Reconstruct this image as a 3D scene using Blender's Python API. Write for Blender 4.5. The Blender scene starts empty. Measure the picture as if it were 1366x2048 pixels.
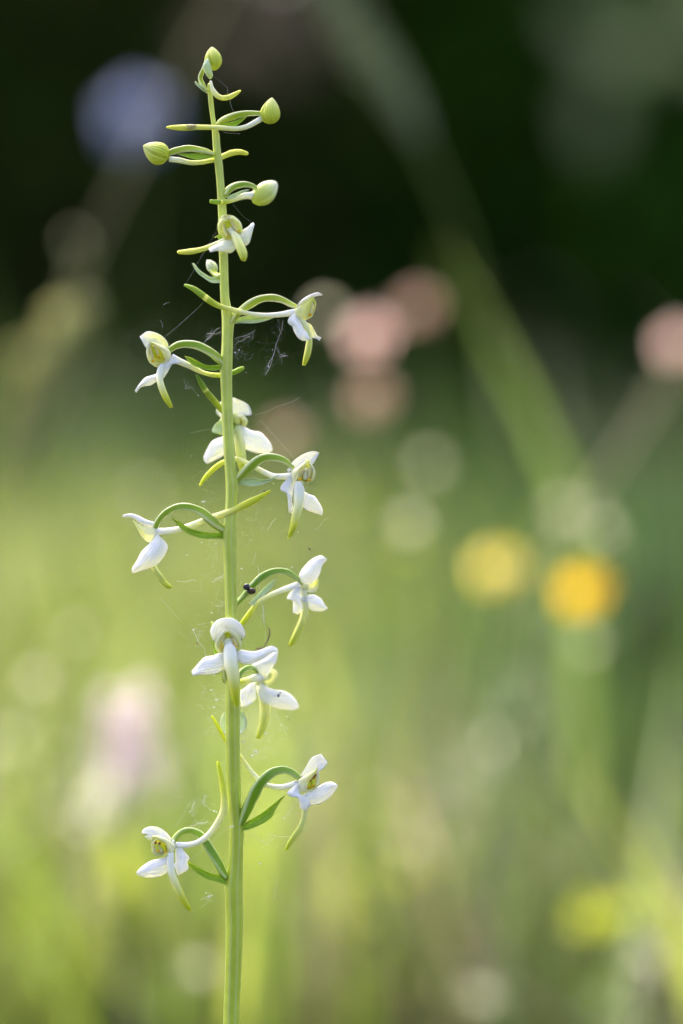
import bpy, math, random
import numpy as np
from mathutils import Vector, Matrix, noise

random.seed(11)
RNG = np.random.default_rng(11)
scene = bpy.context.scene
COL = scene.collection

# ------------------------------------------------------------------ camera, sky, sun, exposure
K = 0.116e-3          # metres per photograph pixel in the plane of the orchid
S = 0.75              # camera to orchid
ZC = 0.30             # camera height
cam_data = bpy.data.cameras.new('camera')
cam_data.sensor_fit = 'VERTICAL'
cam_data.sensor_height = 36.0
cam_data.lens = 36.0 * S / (2048 * K)
cam_data.clip_start = 0.02
cam_data.clip_end = 200.0
cam_data.dof.use_dof = True
cam_data.dof.focus_distance = S - 0.001
cam_data.dof.aperture_fstop = cam_data.lens / 34.0
cam = bpy.data.objects.new('camera', cam_data)
COL.objects.link(cam)
cam.location = (0, -S, ZC)
cam.rotation_euler = (math.radians(90), 0, 0)
scene.camera = cam

SUN_EL, SUN_AZ = math.radians(50), math.radians(-24)      # azimuth from straight ahead (+y), negative = left
SUN_DIR = Vector((math.sin(SUN_AZ) * math.cos(SUN_EL), math.cos(SUN_AZ) * math.cos(SUN_EL), math.sin(SUN_EL)))
world = bpy.data.worlds.new('World')
scene.world = world
world.use_nodes = True
wn = world.node_tree
sky = wn.nodes.new('ShaderNodeTexSky')
sky.sky_type = 'NISHITA'
sky.sun_disc = False
sky.sun_elevation = SUN_EL
sky.sun_rotation = math.atan2(SUN_DIR.x, SUN_DIR.y)
sky.air_density = 0.38
sky.dust_density = 5.0
sky.ozone_density = 0.3
wn.links.new(sky.outputs[0], wn.nodes['Background'].inputs[0])
wn.nodes['Background'].inputs[1].default_value = 0.15
sd = bpy.data.lights.new('sun', 'SUN')
sd.energy = 2.55
sd.angle = math.radians(0.6)
sd.color = (1.0, 0.95, 0.86)
sun = bpy.data.objects.new('sun', sd)
COL.objects.link(sun)
sun.location = SUN_DIR * 20
sun.rotation_euler = SUN_DIR.to_track_quat('Z', 'Y').to_euler()
scene.view_settings.view_transform = 'Standard'
scene.view_settings.look = 'None'
scene.view_settings.exposure = 2.36
scene.view_settings.gamma = 1.0
scene.view_settings.use_curve_mapping = False
scene.render.engine = 'CYCLES'
cy = scene.cycles
cy.use_denoising = True
cy.max_bounces = 8
cy.diffuse_bounces = 4
cy.transmission_bounces = 6
cy.transparent_max_bounces = 8
cy.sample_clamp_indirect = 6.0
cy.use_adaptive_sampling = False

# ------------------------------------------------------------------ materials
def mat(name):
    m = bpy.data.materials.new(name)
    m.use_nodes = True
    nt = m.node_tree
    for n in list(nt.nodes):
        nt.nodes.remove(n)
    out = nt.nodes.new('ShaderNodeOutputMaterial')
    return m, nt, out

def node(nt, typ, **kw):
    n = nt.nodes.new(typ)
    for k, v in kw.items():
        setattr(n, k, v)
    return n

def ramp(nt, stops):
    r = nt.nodes.new('ShaderNodeValToRGB')
    e = r.color_ramp.elements
    while len(e) < len(stops):
        e.new(0.5)
    for el, (p, c) in zip(e, stops):
        el.position = p
        el.color = (*c, 1)
    return r

def ts_nodes(nt):
    a = node(nt, 'ShaderNodeAttribute', attribute_name='ts')
    sp = node(nt, 'ShaderNodeSeparateColor')
    nt.links.new(a.outputs['Color'], sp.inputs[0])
    return sp      # outputs 0 = along, 1 = across, 2 = random

def fleshy(name, stops, sss=0.8, radius=(1.0, 1.0, 0.6), scale=0.0006, rough=0.5, spec=0.3,
           veins=0.0, vein_n=9, vein_col=None, vein_mix=0.0, mottle=0.06, along=0, bump=0.25, grain=1800):
    """soft plant tissue: colour runs along the organ, veins run with it, fine cell relief"""
    m, nt, out = mat(name)
    b = node(nt, 'ShaderNodeBsdfPrincipled')
    sp = ts_nodes(nt)
    r = ramp(nt, stops)
    nt.links.new(sp.outputs[along], r.inputs[0])
    tc = node(nt, 'ShaderNodeTexCoord')
    nz = node(nt, 'ShaderNodeTexNoise')
    nz.inputs['Scale'].default_value = 260
    nz.inputs['Detail'].default_value = 4
    nt.links.new(tc.outputs['Object'], nz.inputs['Vector'])
    mul = node(nt, 'ShaderNodeMath', operation='MULTIPLY_ADD')
    mul.inputs[1].default_value = mottle * 2.4
    mul.inputs[2].default_value = 1 - mottle * 1.2
    nt.links.new(nz.outputs['Fac'], mul.inputs[0])
    mx = node(nt, 'ShaderNodeMix', data_type='RGBA', blend_type='MULTIPLY')
    mx.inputs[0].default_value = 1
    nt.links.new(r.outputs[0], mx.inputs[6])
    nt.links.new(mul.outputs[0], mx.inputs[7])
    col = mx.outputs[2]
    # veins
    w = node(nt, 'ShaderNodeMath', operation='MULTIPLY')
    w.inputs[1].default_value = vein_n * 2 * math.pi
    nt.links.new(sp.outputs[1], w.inputs[0])
    cs = node(nt, 'ShaderNodeMath', operation='COSINE')
    nt.links.new(w.outputs[0], cs.inputs[0])
    if vein_col is not None:
        pw = node(nt, 'ShaderNodeMapRange')
        pw.inputs[1].default_value = 0.1
        pw.inputs[2].default_value = 1.0
        pw.inputs[3].default_value = 0.0
        pw.inputs[4].default_value = vein_mix
        nt.links.new(cs.outputs[0], pw.inputs[0])
        mv = node(nt, 'ShaderNodeMix', data_type='RGBA')
        nt.links.new(pw.outputs[0], mv.inputs[0])
        nt.links.new(col, mv.inputs[6])
        mv.inputs[7].default_value = (*vein_col, 1)
        col = mv.outputs[2]
    nt.links.new(col, b.inputs['Base Color'])
    fine = node(nt, 'ShaderNodeTexNoise')
    fine.inputs['Scale'].default_value = grain
    fine.inputs['Detail'].default_value = 2
    nt.links.new(tc.outputs['Object'], fine.inputs['Vector'])
    ad = node(nt, 'ShaderNodeMath', operation='MULTIPLY_ADD')
    ad.inputs[1].default_value = veins
    nt.links.new(cs.outputs[0], ad.inputs[0])
    nt.links.new(fine.outputs['Fac'], ad.inputs[2])
    bp = node(nt, 'ShaderNodeBump')
    bp.inputs['Strength'].default_value = bump
    bp.inputs['Distance'].default_value = 0.0002
    nt.links.new(ad.outputs[0], bp.inputs['Height'])
    nt.links.new(bp.outputs[0], b.inputs['Normal'])
    b.inputs['Roughness'].default_value = rough
    b.inputs['Specular IOR Level'].default_value = spec
    b.inputs['Subsurface Weight'].default_value = sss
    b.inputs['Subsurface Radius'].default_value = radius
    b.inputs['Subsurface Scale'].default_value = scale
    nt.links.new(b.outputs[0], out.inputs[0])
    return m

def leafy(name, base, trans=0.5, rough=0.5, spec=0.3, use_attr=True, boost=1.0):
    """thin leaf: reflects and lets light through; colour of each blade from its attribute"""
    m, nt, out = mat(name)
    b = node(nt, 'ShaderNodeBsdfPrincipled')
    t = node(nt, 'ShaderNodeBsdfTranslucent')
    mixs = node(nt, 'ShaderNodeMixShader')
    mixs.inputs[0].default_value = trans
    if use_attr:
        a = node(nt, 'ShaderNodeAttribute', attribute_name='col')
        src = a.outputs['Color']
    else:
        tc = node(nt, 'ShaderNodeTexCoord')
        nz = node(nt, 'ShaderNodeTexNoise')
        nz.inputs['Scale'].default_value = 35
        nz.inputs['Detail'].default_value = 4
        nt.links.new(tc.outputs['Object'], nz.inputs['Vector'])
        lo = tuple(c * 0.75 for c in base)
        hi = tuple(min(0.95, c * 1.25) for c in base)
        rr = ramp(nt, [(0.3, lo), (0.7, hi)])
        nt.links.new(nz.outputs['Fac'], rr.inputs[0])
        src = rr.outputs[0]
    nt.links.new(src, b.inputs['Base Color'])
    nt.links.new(src, t.inputs['Color'])
    b.inputs['Roughness'].default_value = rough
    b.inputs['Specular IOR Level'].default_value = spec
    nt.links.new(b.outputs[0], mixs.inputs[1])
    nt.links.new(t.outputs[0], mixs.inputs[2])
    nt.links.new(mixs.outputs[0], out.inputs[0])
    return m

def plain(name, base, rough=0.6, spec=0.3, noise_scale=40, var=0.3):
    m, nt, out = mat(name)
    b = node(nt, 'ShaderNodeBsdfPrincipled')
    tc = node(nt, 'ShaderNodeTexCoord')
    nz = node(nt, 'ShaderNodeTexNoise')
    nz.inputs['Scale'].default_value = noise_scale
    nz.inputs['Detail'].default_value = 5
    nt.links.new(tc.outputs['Object'], nz.inputs['Vector'])
    rr = ramp(nt, [(0.3, tuple(c * (1 - var) for c in base)), (0.7, tuple(min(0.95, c * (1 + var)) for c in base))])
    nt.links.new(nz.outputs['Fac'], rr.inputs[0])
    nt.links.new(rr.outputs[0], b.inputs['Base Color'])
    b.inputs['Roughness'].default_value = rough
    b.inputs['Specular IOR Level'].default_value = spec
    nt.links.new(b.outputs[0], out.inputs[0])
    return m

W1 = (0.89, 0.90, 0.89)
M = {}
M['sepal'] = fleshy('sepal_white', [(0, (0.80, 0.83, 0.72)), (0.2, W1), (1, (0.90, 0.91, 0.90))], sss=0.7, veins=0.4, vein_n=7, vein_col=(0.80, 0.84, 0.72), vein_mix=0.3, mottle=0.06, bump=0.5)
M['sepal_cream'] = fleshy('sepal_cream', [(0, (0.80, 0.82, 0.60)), (0.6, (0.84, 0.85, 0.66)), (1, W1)], sss=0.75, veins=0.35, vein_n=8, mottle=0.04)
M['petal'] = fleshy('petal_cream', [(0, (0.88, 0.88, 0.66)), (0.5, (0.86, 0.86, 0.46)), (1, (0.76, 0.79, 0.26))], sss=0.75, veins=0.2, vein_n=5, mottle=0.05)
M['petal_green'] = fleshy('petal_yellow_green', [(0, (0.86, 0.87, 0.50)), (0.5, (0.80, 0.83, 0.24)), (1, (0.70, 0.77, 0.12))], sss=0.75, veins=0.2, vein_n=5, mottle=0.05)
M['cup'] = fleshy('flower_cup', [(0, (0.88, 0.87, 0.50)), (0.5, (0.86, 0.85, 0.24)), (1, (0.76, 0.80, 0.06))], sss=0.6, mottle=0.05)
M['column'] = fleshy('column_green', [(0, (0.72, 0.76, 0.04)), (1, (0.64, 0.71, 0.03))], sss=0.5, mottle=0.08)
M['stigma'] = fleshy('stigma_cream', [(0, (0.80, 0.80, 0.50)), (1, (0.84, 0.84, 0.66))], sss=0.6)
M['anther'] = fleshy('anther_tan', [(0, (0.66, 0.60, 0.28)), (1, (0.74, 0.70, 0.40))], sss=0.4, mottle=0.12)
M['anther_brown'] = fleshy('anther_brown', [(0, (0.22, 0.09, 0.015)), (1, (0.34, 0.17, 0.03))], sss=0.2, mottle=0.2)
M['pollen'] = fleshy('pollen_orange', [(0, (0.78, 0.50, 0.01)), (1, (0.80, 0.46, 0.01))], sss=0.3, mottle=0.12)
M['lip'] = fleshy('lip_white_to_green', [(0, (0.89, 0.895, 0.84)), (0.22, (0.88, 0.885, 0.76)), (0.45, (0.84, 0.84, 0.44)), (0.75, (0.68, 0.71, 0.06)), (1, (0.52, 0.60, 0.015))],
                  sss=0.7, veins=0.5, vein_n=2, vein_col=(0.50, 0.58, 0.05), vein_mix=0.10, mottle=0.03)
M['lip_green'] = fleshy('lip_cream_to_green', [(0, (0.87, 0.87, 0.60)), (0.4, (0.82, 0.83, 0.32)), (1, (0.60, 0.67, 0.03))],
                        sss=0.7, veins=0.5, vein_n=2, vein_col=(0.46, 0.56, 0.05), vein_mix=0.25, mottle=0.03)
M['spur'] = fleshy('spur_white_to_green', [(0, (0.90, 0.90, 0.88)), (0.25, (0.89, 0.885, 0.72)), (0.5, (0.84, 0.83, 0.38)), (0.75, (0.66, 0.69, 0.07)), (1, (0.52, 0.59, 0.02))], sss=0.8, scale=0.0016, mottle=0.03, bump=0.1)
M['spur_nectar'] = fleshy('spur_nectar_filled', [(0, (0.90, 0.90, 0.88)), (0.25, (0.89, 0.885, 0.72)), (0.5, (0.82, 0.82, 0.34)), (0.66, (0.55, 0.60, 0.08)), (0.73, (0.40, 0.48, 0.03)), (0.765, (0.40, 0.48, 0.03)), (0.78, (0.80, 0.80, 0.18)), (0.80, (0.80, 0.80, 0.18)), (0.815, (0.24, 0.36, 0.02)), (1, (0.28, 0.42, 0.03))], sss=0.7, scale=0.0014, mottle=0.03, bump=0.1)
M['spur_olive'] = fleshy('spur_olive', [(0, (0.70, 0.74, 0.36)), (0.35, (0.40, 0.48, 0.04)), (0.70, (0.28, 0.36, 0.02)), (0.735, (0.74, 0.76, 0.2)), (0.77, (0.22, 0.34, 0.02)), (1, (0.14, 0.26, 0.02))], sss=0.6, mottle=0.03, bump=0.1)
M['spur_bud'] = fleshy('spur_bud', [(0, (0.89, 0.89, 0.82)), (0.25, (0.86, 0.86, 0.50)), (0.5, (0.80, 0.81, 0.20)), (1, (0.76, 0.75, 0.10))], sss=0.8, mottle=0.03, bump=0.1)
M['ovary'] = fleshy('ovary_green', [(0, (0.42, 0.52, 0.07)), (0.5, (0.27, 0.42, 0.02)), (1, (0.38, 0.52, 0.05))], sss=0.2, scale=0.0004, vein_n=3, vein_col=(0.76, 0.81, 0.42), vein_mix=0.95, mottle=0.08, rough=0.4)
M['ovary_yellow'] = fleshy('ovary_yellow_green', [(0, (0.52, 0.60, 0.12)), (0.5, (0.44, 0.54, 0.025)), (1, (0.46, 0.57, 0.06))], sss=0.2, scale=0.0004, vein_n=3, vein_col=(0.76, 0.79, 0.46), vein_mix=0.9, mottle=0.08)
M['ovary_deep'] = fleshy('ovary_deep_green', [(0, (0.26, 0.42, 0.03)), (0.5, (0.19, 0.36, 0.015)), (1, (0.34, 0.49, 0.06))], sss=0.2, scale=0.0004, vein_n=3, vein_col=(0.60, 0.70, 0.30), vein_mix=0.9, mottle=0.08, rough=0.4)
M['bract'] = fleshy('bract_green', [(0, (0.36, 0.51, 0.05)), (0.6, (0.31, 0.47, 0.03)), (1, (0.46, 0.56, 0.05))], sss=0.5, veins=0.5, vein_n=6, vein_col=(0.46, 0.58, 0.16), vein_mix=0.35, mottle=0.07)
M['bract_pale'] = fleshy('bract_pale', [(0, (0.55, 0.66, 0.36)), (0.6, (0.56, 0.68, 0.42)), (1, (0.62, 0.72, 0.50))], sss=0.5, veins=0.5, vein_n=5, vein_col=(0.46, 0.60, 0.30), vein_mix=0.4, mottle=0.07)
M['stem'] = fleshy('stem_green', [(0, (0.46, 0.57, 0.035)), (0.5, (0.51, 0.61, 0.05)), (1, (0.59, 0.67, 0.11))], sss=0.35, scale=0.0008, veins=0.5, vein_n=7, vein_col=(0.60, 0.67, 0.20), vein_mix=0.75, mottle=0.26, rough=0.38, spec=0.45)
M['bud'] = fleshy('bud_green', [(0, (0.58, 0.66, 0.02)), (0.5, (0.65, 0.72, 0.07)), (1, (0.80, 0.83, 0.30))], sss=0.4, scale=0.0007, veins=0.6, vein_n=8, vein_col=(0.70, 0.76, 0.30), vein_mix=0.3, mottle=0.12, bump=0.6, grain=900)
M['bud_pale'] = fleshy('bud_pale', [(0, (0.44, 0.52, 0.16)), (0.4, (0.66, 0.72, 0.50)), (1, (0.72, 0.77, 0.62))], sss=0.6, veins=0.3, vein_n=6, mottle=0.06)

M['bud_soft'] = fleshy('bud_soft_green', [(0, (0.58, 0.66, 0.08)), (0.45, (0.66, 0.73, 0.22)), (1, (0.84, 0.86, 0.66))], sss=0.5, veins=0.3, vein_n=6, mottle=0.08)

def silk_mat():
    m, nt, out = mat('spider_silk')
    b = node(nt, 'ShaderNodeBsdfPrincipled')
    b.inputs['Base Color'].default_value = (0.82, 0.86, 0.90, 1)
    b.inputs['Roughness'].default_value = 0.35
    nz = node(nt, 'ShaderNodeTexNoise')
    nz.inputs['Scale'].default_value = 400
    tc = node(nt, 'ShaderNodeTexCoord')
    nt.links.new(tc.outputs['Object'], nz.inputs['Vector'])
    rr = ramp(nt, [(0.3, (0.70, 0.75, 0.80)), (0.7, (0.88, 0.90, 0.92))])
    nt.links.new(nz.outputs['Fac'], rr.inputs[0])
    nt.links.new(rr.outputs[0], b.inputs['Base Color'])
    tr = node(nt, 'ShaderNodeBsdfTransparent')
    mx = node(nt, 'ShaderNodeMixShader')
    mx.inputs[0].default_value = 0.55
    nt.links.new(tr.outputs[0], mx.inputs[1])
    nt.links.new(b.outputs[0], mx.inputs[2])
    nt.links.new(mx.outputs[0], out.inputs[0])
    return m
M['silk'] = silk_mat()
M['fly'] = plain('fly_black', (0.012, 0.014, 0.022), rough=0.25, spec=0.6, noise_scale=900)
M['fly_brown'] = plain('fly_brown', (0.05, 0.03, 0.015), rough=0.4, noise_scale=900)
M['midge'] = plain('midge_blue_grey', (0.06, 0.075, 0.16), rough=0.4, noise_scale=900)
M['dry'] = plain('dry_brown', (0.22, 0.13, 0.09), rough=0.7, noise_scale=700)

# ------------------------------------------------------------------ mesh helpers
WORLD_ORG = {}
def link(o, parent, org):
    COL.objects.link(o)
    org = Vector(org)
    WORLD_ORG[o.name] = org
    if parent is not None:
        o.parent = parent
        o.location = org - WORLD_ORG[parent.name]
    else:
        o.location = org
    return o

def mesh_obj(name, verts, faces, material, parent=None, org=None, attr=None, col=None, smooth=True):
    v = np.asarray(verts, dtype=np.float64)
    if org is None:
        org = tuple(v.mean(axis=0))
    me = bpy.data.meshes.new(name)
    me.from_pydata((v - np.array(org)).tolist(), [], faces)
    if smooth:
        me.polygons.foreach_set('use_smooth', [True] * len(me.polygons))
    for nm, data in (('ts', attr), ('col', col)):
        if data is not None:
            a = me.attributes.new(nm, 'FLOAT_COLOR', 'POINT')
            d = np.asarray(data, dtype=np.float32)
            if d.shape[1] == 3:
                d = np.concatenate([d, np.ones((len(d), 1), np.float32)], 1)
            a.data.foreach_set('color', d.ravel())
    me.materials.append(material)
    me.update()
    return link(bpy.data.objects.new(name, me), parent, org)

def empty(name, loc, parent=None):
    o = bpy.data.objects.new(name, None)
    o.empty_display_size = 0.02
    return link(o, parent, loc)

def tag(o, label, cat=None, group=None, kind=None):
    o['label'] = label
    if cat: o['category'] = cat
    if group: o['group'] = group
    if kind: o['kind'] = kind
    return o

def wpt(px, py, d=0.0):
    """photograph pixel + depth behind the orchid plane (metres) -> world point"""
    f = (1 + d / S) * K
    return Vector(((px - 683) * f, d, ZC - (py - 1024) * f))

def catmull(pts, n, dims=2):
    """resample a list of tuples with a centripetal-ish Catmull-Rom to n points, evenly in arc length"""
    P = np.asarray(pts, float)
    if len(P) == 2:
        return P[0] + (P[1] - P[0]) * np.linspace(0, 1, n)[:, None]
    Pe = np.vstack([2 * P[0] - P[1], P, 2 * P[-1] - P[-2]])
    out = []
    for i in range(1, len(Pe) - 2):
        p0, p1, p2, p3 = Pe[i - 1], Pe[i], Pe[i + 1], Pe[i + 2]
        for u in np.linspace(0, 1, 12, endpoint=False):
            out.append(0.5 * ((2 * p1) + (-p0 + p2) * u + (2 * p0 - 5 * p1 + 4 * p2 - p3) * u * u + (-p0 + 3 * p1 - 3 * p2 + p3) * u ** 3))
    out.append(P[-1])
    out = np.array(out)
    seg = np.linalg.norm(np.diff(out[:, :dims], axis=0), axis=1)
    s = np.concatenate([[0], np.cumsum(seg)])
    s /= s[-1]
    q = np.linspace(0, 1, n)
    return np.stack([np.interp(q, s, out[:, k]) for k in range(out.shape[1])], 1)

def frames(P):
    """parallel-transport frames for a 3-D polyline"""
    P = [Vector(p) for p in P]
    T = []
    for i in range(len(P)):
        a, b = P[max(0, i - 1)], P[min(len(P) - 1, i + 1)]
        t = (b - a)
        T.append(t.normalized() if t.length > 1e-12 else Vector((0, 0, 1)))
    ref = Vector((0, -1, 0)) if abs(T[0].y) < 0.9 else Vector((1, 0, 0))
    N = [(ref - T[0] * ref.dot(T[0])).normalized()]
    for i in range(1, len(P)):
        n = N[-1] - T[i] * N[-1].dot(T[i])
        N.append(n.normalized())
    return P, T, N

def tube_geo(P3, R, seg=14, ridge=0.0, nr=3, twist=0.0, round_end=True, flat=1.0):
    P, T, N = frames(P3)
    R = list(R)
    tt = list(np.linspace(0, 1, len(P)))
    if round_end:
        for fr, sc in ((0.45, 0.84), (0.8, 0.5), (0.98, 0.15)):
            P.append(Vector(P3[-1]) + T[len(P3) - 1] * R[len(P3) - 1] * fr)
            T.append(T[len(P3) - 1]); N.append(N[len(P3) - 1]); R.append(R[len(P3) - 1] * sc); tt.append(1.0)
    V, A, F = [], [], []
    for i, (p, t, n, r) in enumerate(zip(P, T, N, R)):
        b = t.cross(n)
        for j in range(seg + 1):
            th = 2 * math.pi * j / seg
            rr = r * (1 + ridge * math.cos(nr * th + twist * tt[i]))
            V.append(p + n * (rr * math.cos(th) * flat) + b * (rr * math.sin(th)))
            A.append((tt[i], (th + twist * tt[i] / nr) / (2 * math.pi), 0.5))
    m = len(P)
    for i in range(m - 1):
        for j in range(seg):
            a = i * (seg + 1) + j
            F.append((a, a + 1, a + seg + 2, a + seg + 1))
    V.append(P[0]); A.append((0, 0.5, 0.5)); c0 = len(V) - 1
    V.append(P[-1]); A.append((1, 0.5, 0.5)); c1 = len(V) - 1
    for j in range(seg):
        F.append((c0, j + 1, j))
        F.append((c1, (m - 1) * (seg + 1) + j, (m - 1) * (seg + 1) + j + 1))
    return V, F, A

def tube(name, pts, material, parent, n=28, seg=20, **kw):
    """pts: (px, py, depth mm, half width px)"""
    q = catmull(pts, n)
    P3 = [wpt(a, b, c * 1e-3) for a, b, c, h in q]
    sd_ = random.random() * 90
    R = [h * K * (1 + 0.13 * noise.noise((sd_, i * 0.22, 1.7))) for i, (a, b, c, h) in enumerate(q)]
    V, F, A = tube_geo(P3, R, seg, **kw)
    return mesh_obj(name, V, F, material, parent, attr=A)

def blade(name, L, R, material, parent, d=(0, 0), cup=0.6, tilt=0.0, thick=0.24, n=26, m=13, ruffle=0.2, roll=0.0):
    """petal / leaf between two traced edges (photo px). d: depth stations in mm, cup: mm the middle lies back, tilt: mm from edge L to edge R"""
    l, r = catmull(L, n), catmull(R, n)
    t = np.linspace(0, 1, n)
    dc = np.interp(t, np.linspace(0, 1, len(d)), d)
    seed = random.random() * 50
    grid = np.zeros((n, m, 3))
    for i in range(n):
        for j in range(m):
            s = j / (m - 1)
            p = l[i] * (1 - s) + r[i] * s
            dep = dc[i] + tilt * (s - 0.5) + cup * 4 * s * (1 - s) * math.sin(math.pi * min(1, 0.15 + t[i] * 0.85)) ** 0.5
            dep += ruffle * noise.noise((seed + t[i] * 4, s * 3.0, seed)) * 2
            dep += roll * abs(2 * s - 1) ** 3
            grid[i, j] = wpt(p[0], p[1], dep * 1e-3)
    du = np.gradient(grid, axis=0); dv = np.gradient(grid, axis=1)
    nrm = np.cross(du, dv)
    nrm /= (np.linalg.norm(nrm, axis=2, keepdims=True) + 1e-15)
    V, A, F = [], [], []
    fi = {}; bi = {}
    for i in range(n):
        for j in range(m):
            s = j / (m - 1)
            prof = (max(0, 4 * s * (1 - s)) ** 0.35) * (min(1, (1 - t[i]) * 8) ** 0.5) * min(1, 0.3 + t[i] * 8)
            off = nrm[i, j] * thick * 0.5e-3 * prof
            fi[i, j] = len(V); V.append(grid[i, j] + off); A.append((t[i], s, 0.5))
            if j in (0, m - 1) or i == n - 1:
                bi[i, j] = fi[i, j]
            else:
                bi[i, j] = len(V); V.append(grid[i, j] - off); A.append((t[i], s, 0.5))
    for i in range(n - 1):
        for j in range(m - 1):
            F.append((fi[i, j], fi[i, j + 1], fi[i + 1, j + 1], fi[i + 1, j]))
            q = (bi[i, j], bi[i + 1, j], bi[i + 1, j + 1], bi[i, j + 1])
            if set(q) != set(F[-1]):
                F.append(q)
    for j in range(m - 1):
        q = []
        for x in (fi[0, j], bi[0, j], bi[0, j + 1], fi[0, j + 1]):
            if x not in q: q.append(x)
        if len(q) > 2: F.append(tuple(q))
    return mesh_obj(name, V, F, material, parent, attr=A)

def cup_mesh(name, c, rx, ry, rot, d_rim, depth, material, parent, back=(0, 0), thick=0.35, n=28, m=9):
    """hollow bowl whose rim (photo px ellipse) faces the lens side; back: px shift of the bottom"""
    V, A, F = [], [], []
    ca, sa = math.cos(rot), math.sin(rot)
    for layer in (0, 1):
        for i in range(m):
            v = i / (m - 1) * math.pi / 2 * 0.97
            for j in range(n):
                u = 2 * math.pi * j / n
                k = math.cos(v)
                wob = 1 + 0.05 * math.sin(3 * u + 1.0) * (1 - i / m)
                kr = k * wob
                ex, ey = (rx - layer * thick * 1e-3 / K) * math.cos(u) * kr, (ry - layer * thick * 1e-3 / K) * math.sin(u) * kr
                sx = math.sin(v)
                px = c[0] + ca * ex - sa * ey + back[0] * sx
                py = c[1] + sa * ex + ca * ey + back[1] * sx
                dep = d_rim + (depth - layer * thick) * sx
                V.append(wpt(px, py, dep * 1e-3)); A.append((i / (m - 1), j / n, 0.5))
    N1 = n * m
    for layer in (0, 1):
        for i in range(m - 1):
            for j in range(n):
                a = layer * N1 + i * n + j; b = layer * N1 + i * n + (j + 1) % n
                q = (a, b, b + n, a + n)
                F.append(q if layer == 0 else q[::-1])
        F.append(tuple(layer * N1 + (m - 1) * n + j for j in range(n)))
    for j in range(n):
        F.append((j, N1 + j, N1 + (j + 1) % n, (j + 1) % n))
    return mesh_obj(name, V, F, material, parent, attr=A)

def egg(name, a, b, w, material, parent, d=(0, 0), sharp=0.75, lobes=3, seam=0.15, n=22, seg=36, phase=0.4):
    """bud: egg from base a to tip b (photo px), greatest half width w px, three closed sepals with seams"""
    P0, P1 = wpt(a[0], a[1], d[0] * 1e-3), wpt(b[0], b[1], d[1] * 1e-3)
    ax = (P1 - P0); Ln = ax.length; ax.normalize()
    ref = Vector((0, -1, 0)); n0 = (ref - ax * ref.dot(ax)).normalized(); b0 = ax.cross(n0)
    V, A, F = [], [], []
    for i in range(n + 1):
        t = i / n
        r = w * K * (math.sin(math.pi * min(1, t) ** sharp) ** 0.72 if 0 < t < 1 else 0.02)
        for j in range(seg):
            th = 2 * math.pi * j / seg
            g = ((th / (2 * math.pi) * lobes + phase + 0.18 * t) % 1.0)
            s = 1 - seam * math.exp(-(min(g, 1 - g) / 0.055) ** 2) + seam * 0.35 * math.sin(math.pi * g)
            s += 0.012 * math.sin(th * 11 + 3 * t)
            V.append(P0 + ax * (Ln * t) + (n0 * math.cos(th) + b0 * math.sin(th)) * (r * s))
            A.append((t, g, 0.5))
    for i in range(n):
        for j in range(seg):
            p, q = i * seg + j, i * seg + (j + 1) % seg
            F.append((p, q, q + seg, p + seg))
    F.append(tuple(range(seg))[::-1]); F.append(tuple(n * seg + j for j in range(seg)))
    return mesh_obj(name, V, F, material, parent, attr=A)

def blob(name, c, r, d, material, parent, sq=(1, 1, 1), n=8, seg=12):
    """small rounded body at photo px c with radius r px"""
    P0 = wpt(c[0], c[1], d * 1e-3)
    V, A, F = [], [], []
    for i in range(n + 1):
        ph = math.pi * i / n
        for j in range(seg):
            th = 2 * math.pi * j / seg
            q = Vector((math.sin(ph) * math.cos(th) * sq[0], math.sin(ph) * math.sin(th) * sq[1], math.cos(ph) * sq[2]))
            q *= r * K * (1 + 0.10 * noise.noise(q * 1.7 + Vector((c[0], c[1], 0)) * 0.01))
            V.append(P0 + q); A.append((i / n, j / seg, 0.5))
    for i in range(n):
        for j in range(seg):
            p, q = i * seg + j, i * seg + (j + 1) % seg
            F.append((p, q, q + seg, p + seg))
    return mesh_obj(name, V, F, material, parent, attr=A)

class View:
    """coordinates read off an enlarged part of the photograph"""
    def __init__(s, x0, y0, sc): s.o = (x0, y0); s.s = sc
    def __call__(s, pts, dd=0.0):
        out = []
        for p in pts:
            q = [s.o[0] + p[0] / s.s, s.o[1] + p[1] / s.s]
            if len(p) > 2: q.append(p[2] + dd)
            if len(p) > 3: q.append(p[3] / s.s)
            out.append(tuple(q))
        return out
    def p(s, x, y): return (s.o[0] + x / s.s, s.o[1] + y / s.s)
    def path(s, xy, depth, half):
        """centre line, depth stations, half-width stations (view px)"""
        n = len(xy)
        d = np.interp(np.linspace(0, 1, n), np.linspace(0, 1, len(depth)), depth)
        h = half if len(half) == n else np.interp(np.linspace(0, 1, n), np.linspace(0, 1, len(half)), half)
        return [(s.o[0] + x / s.s, s.o[1] + y / s.s, float(dd), float(hh) / s.s) for (x, y), dd, hh in zip(xy, d, h)]

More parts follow.
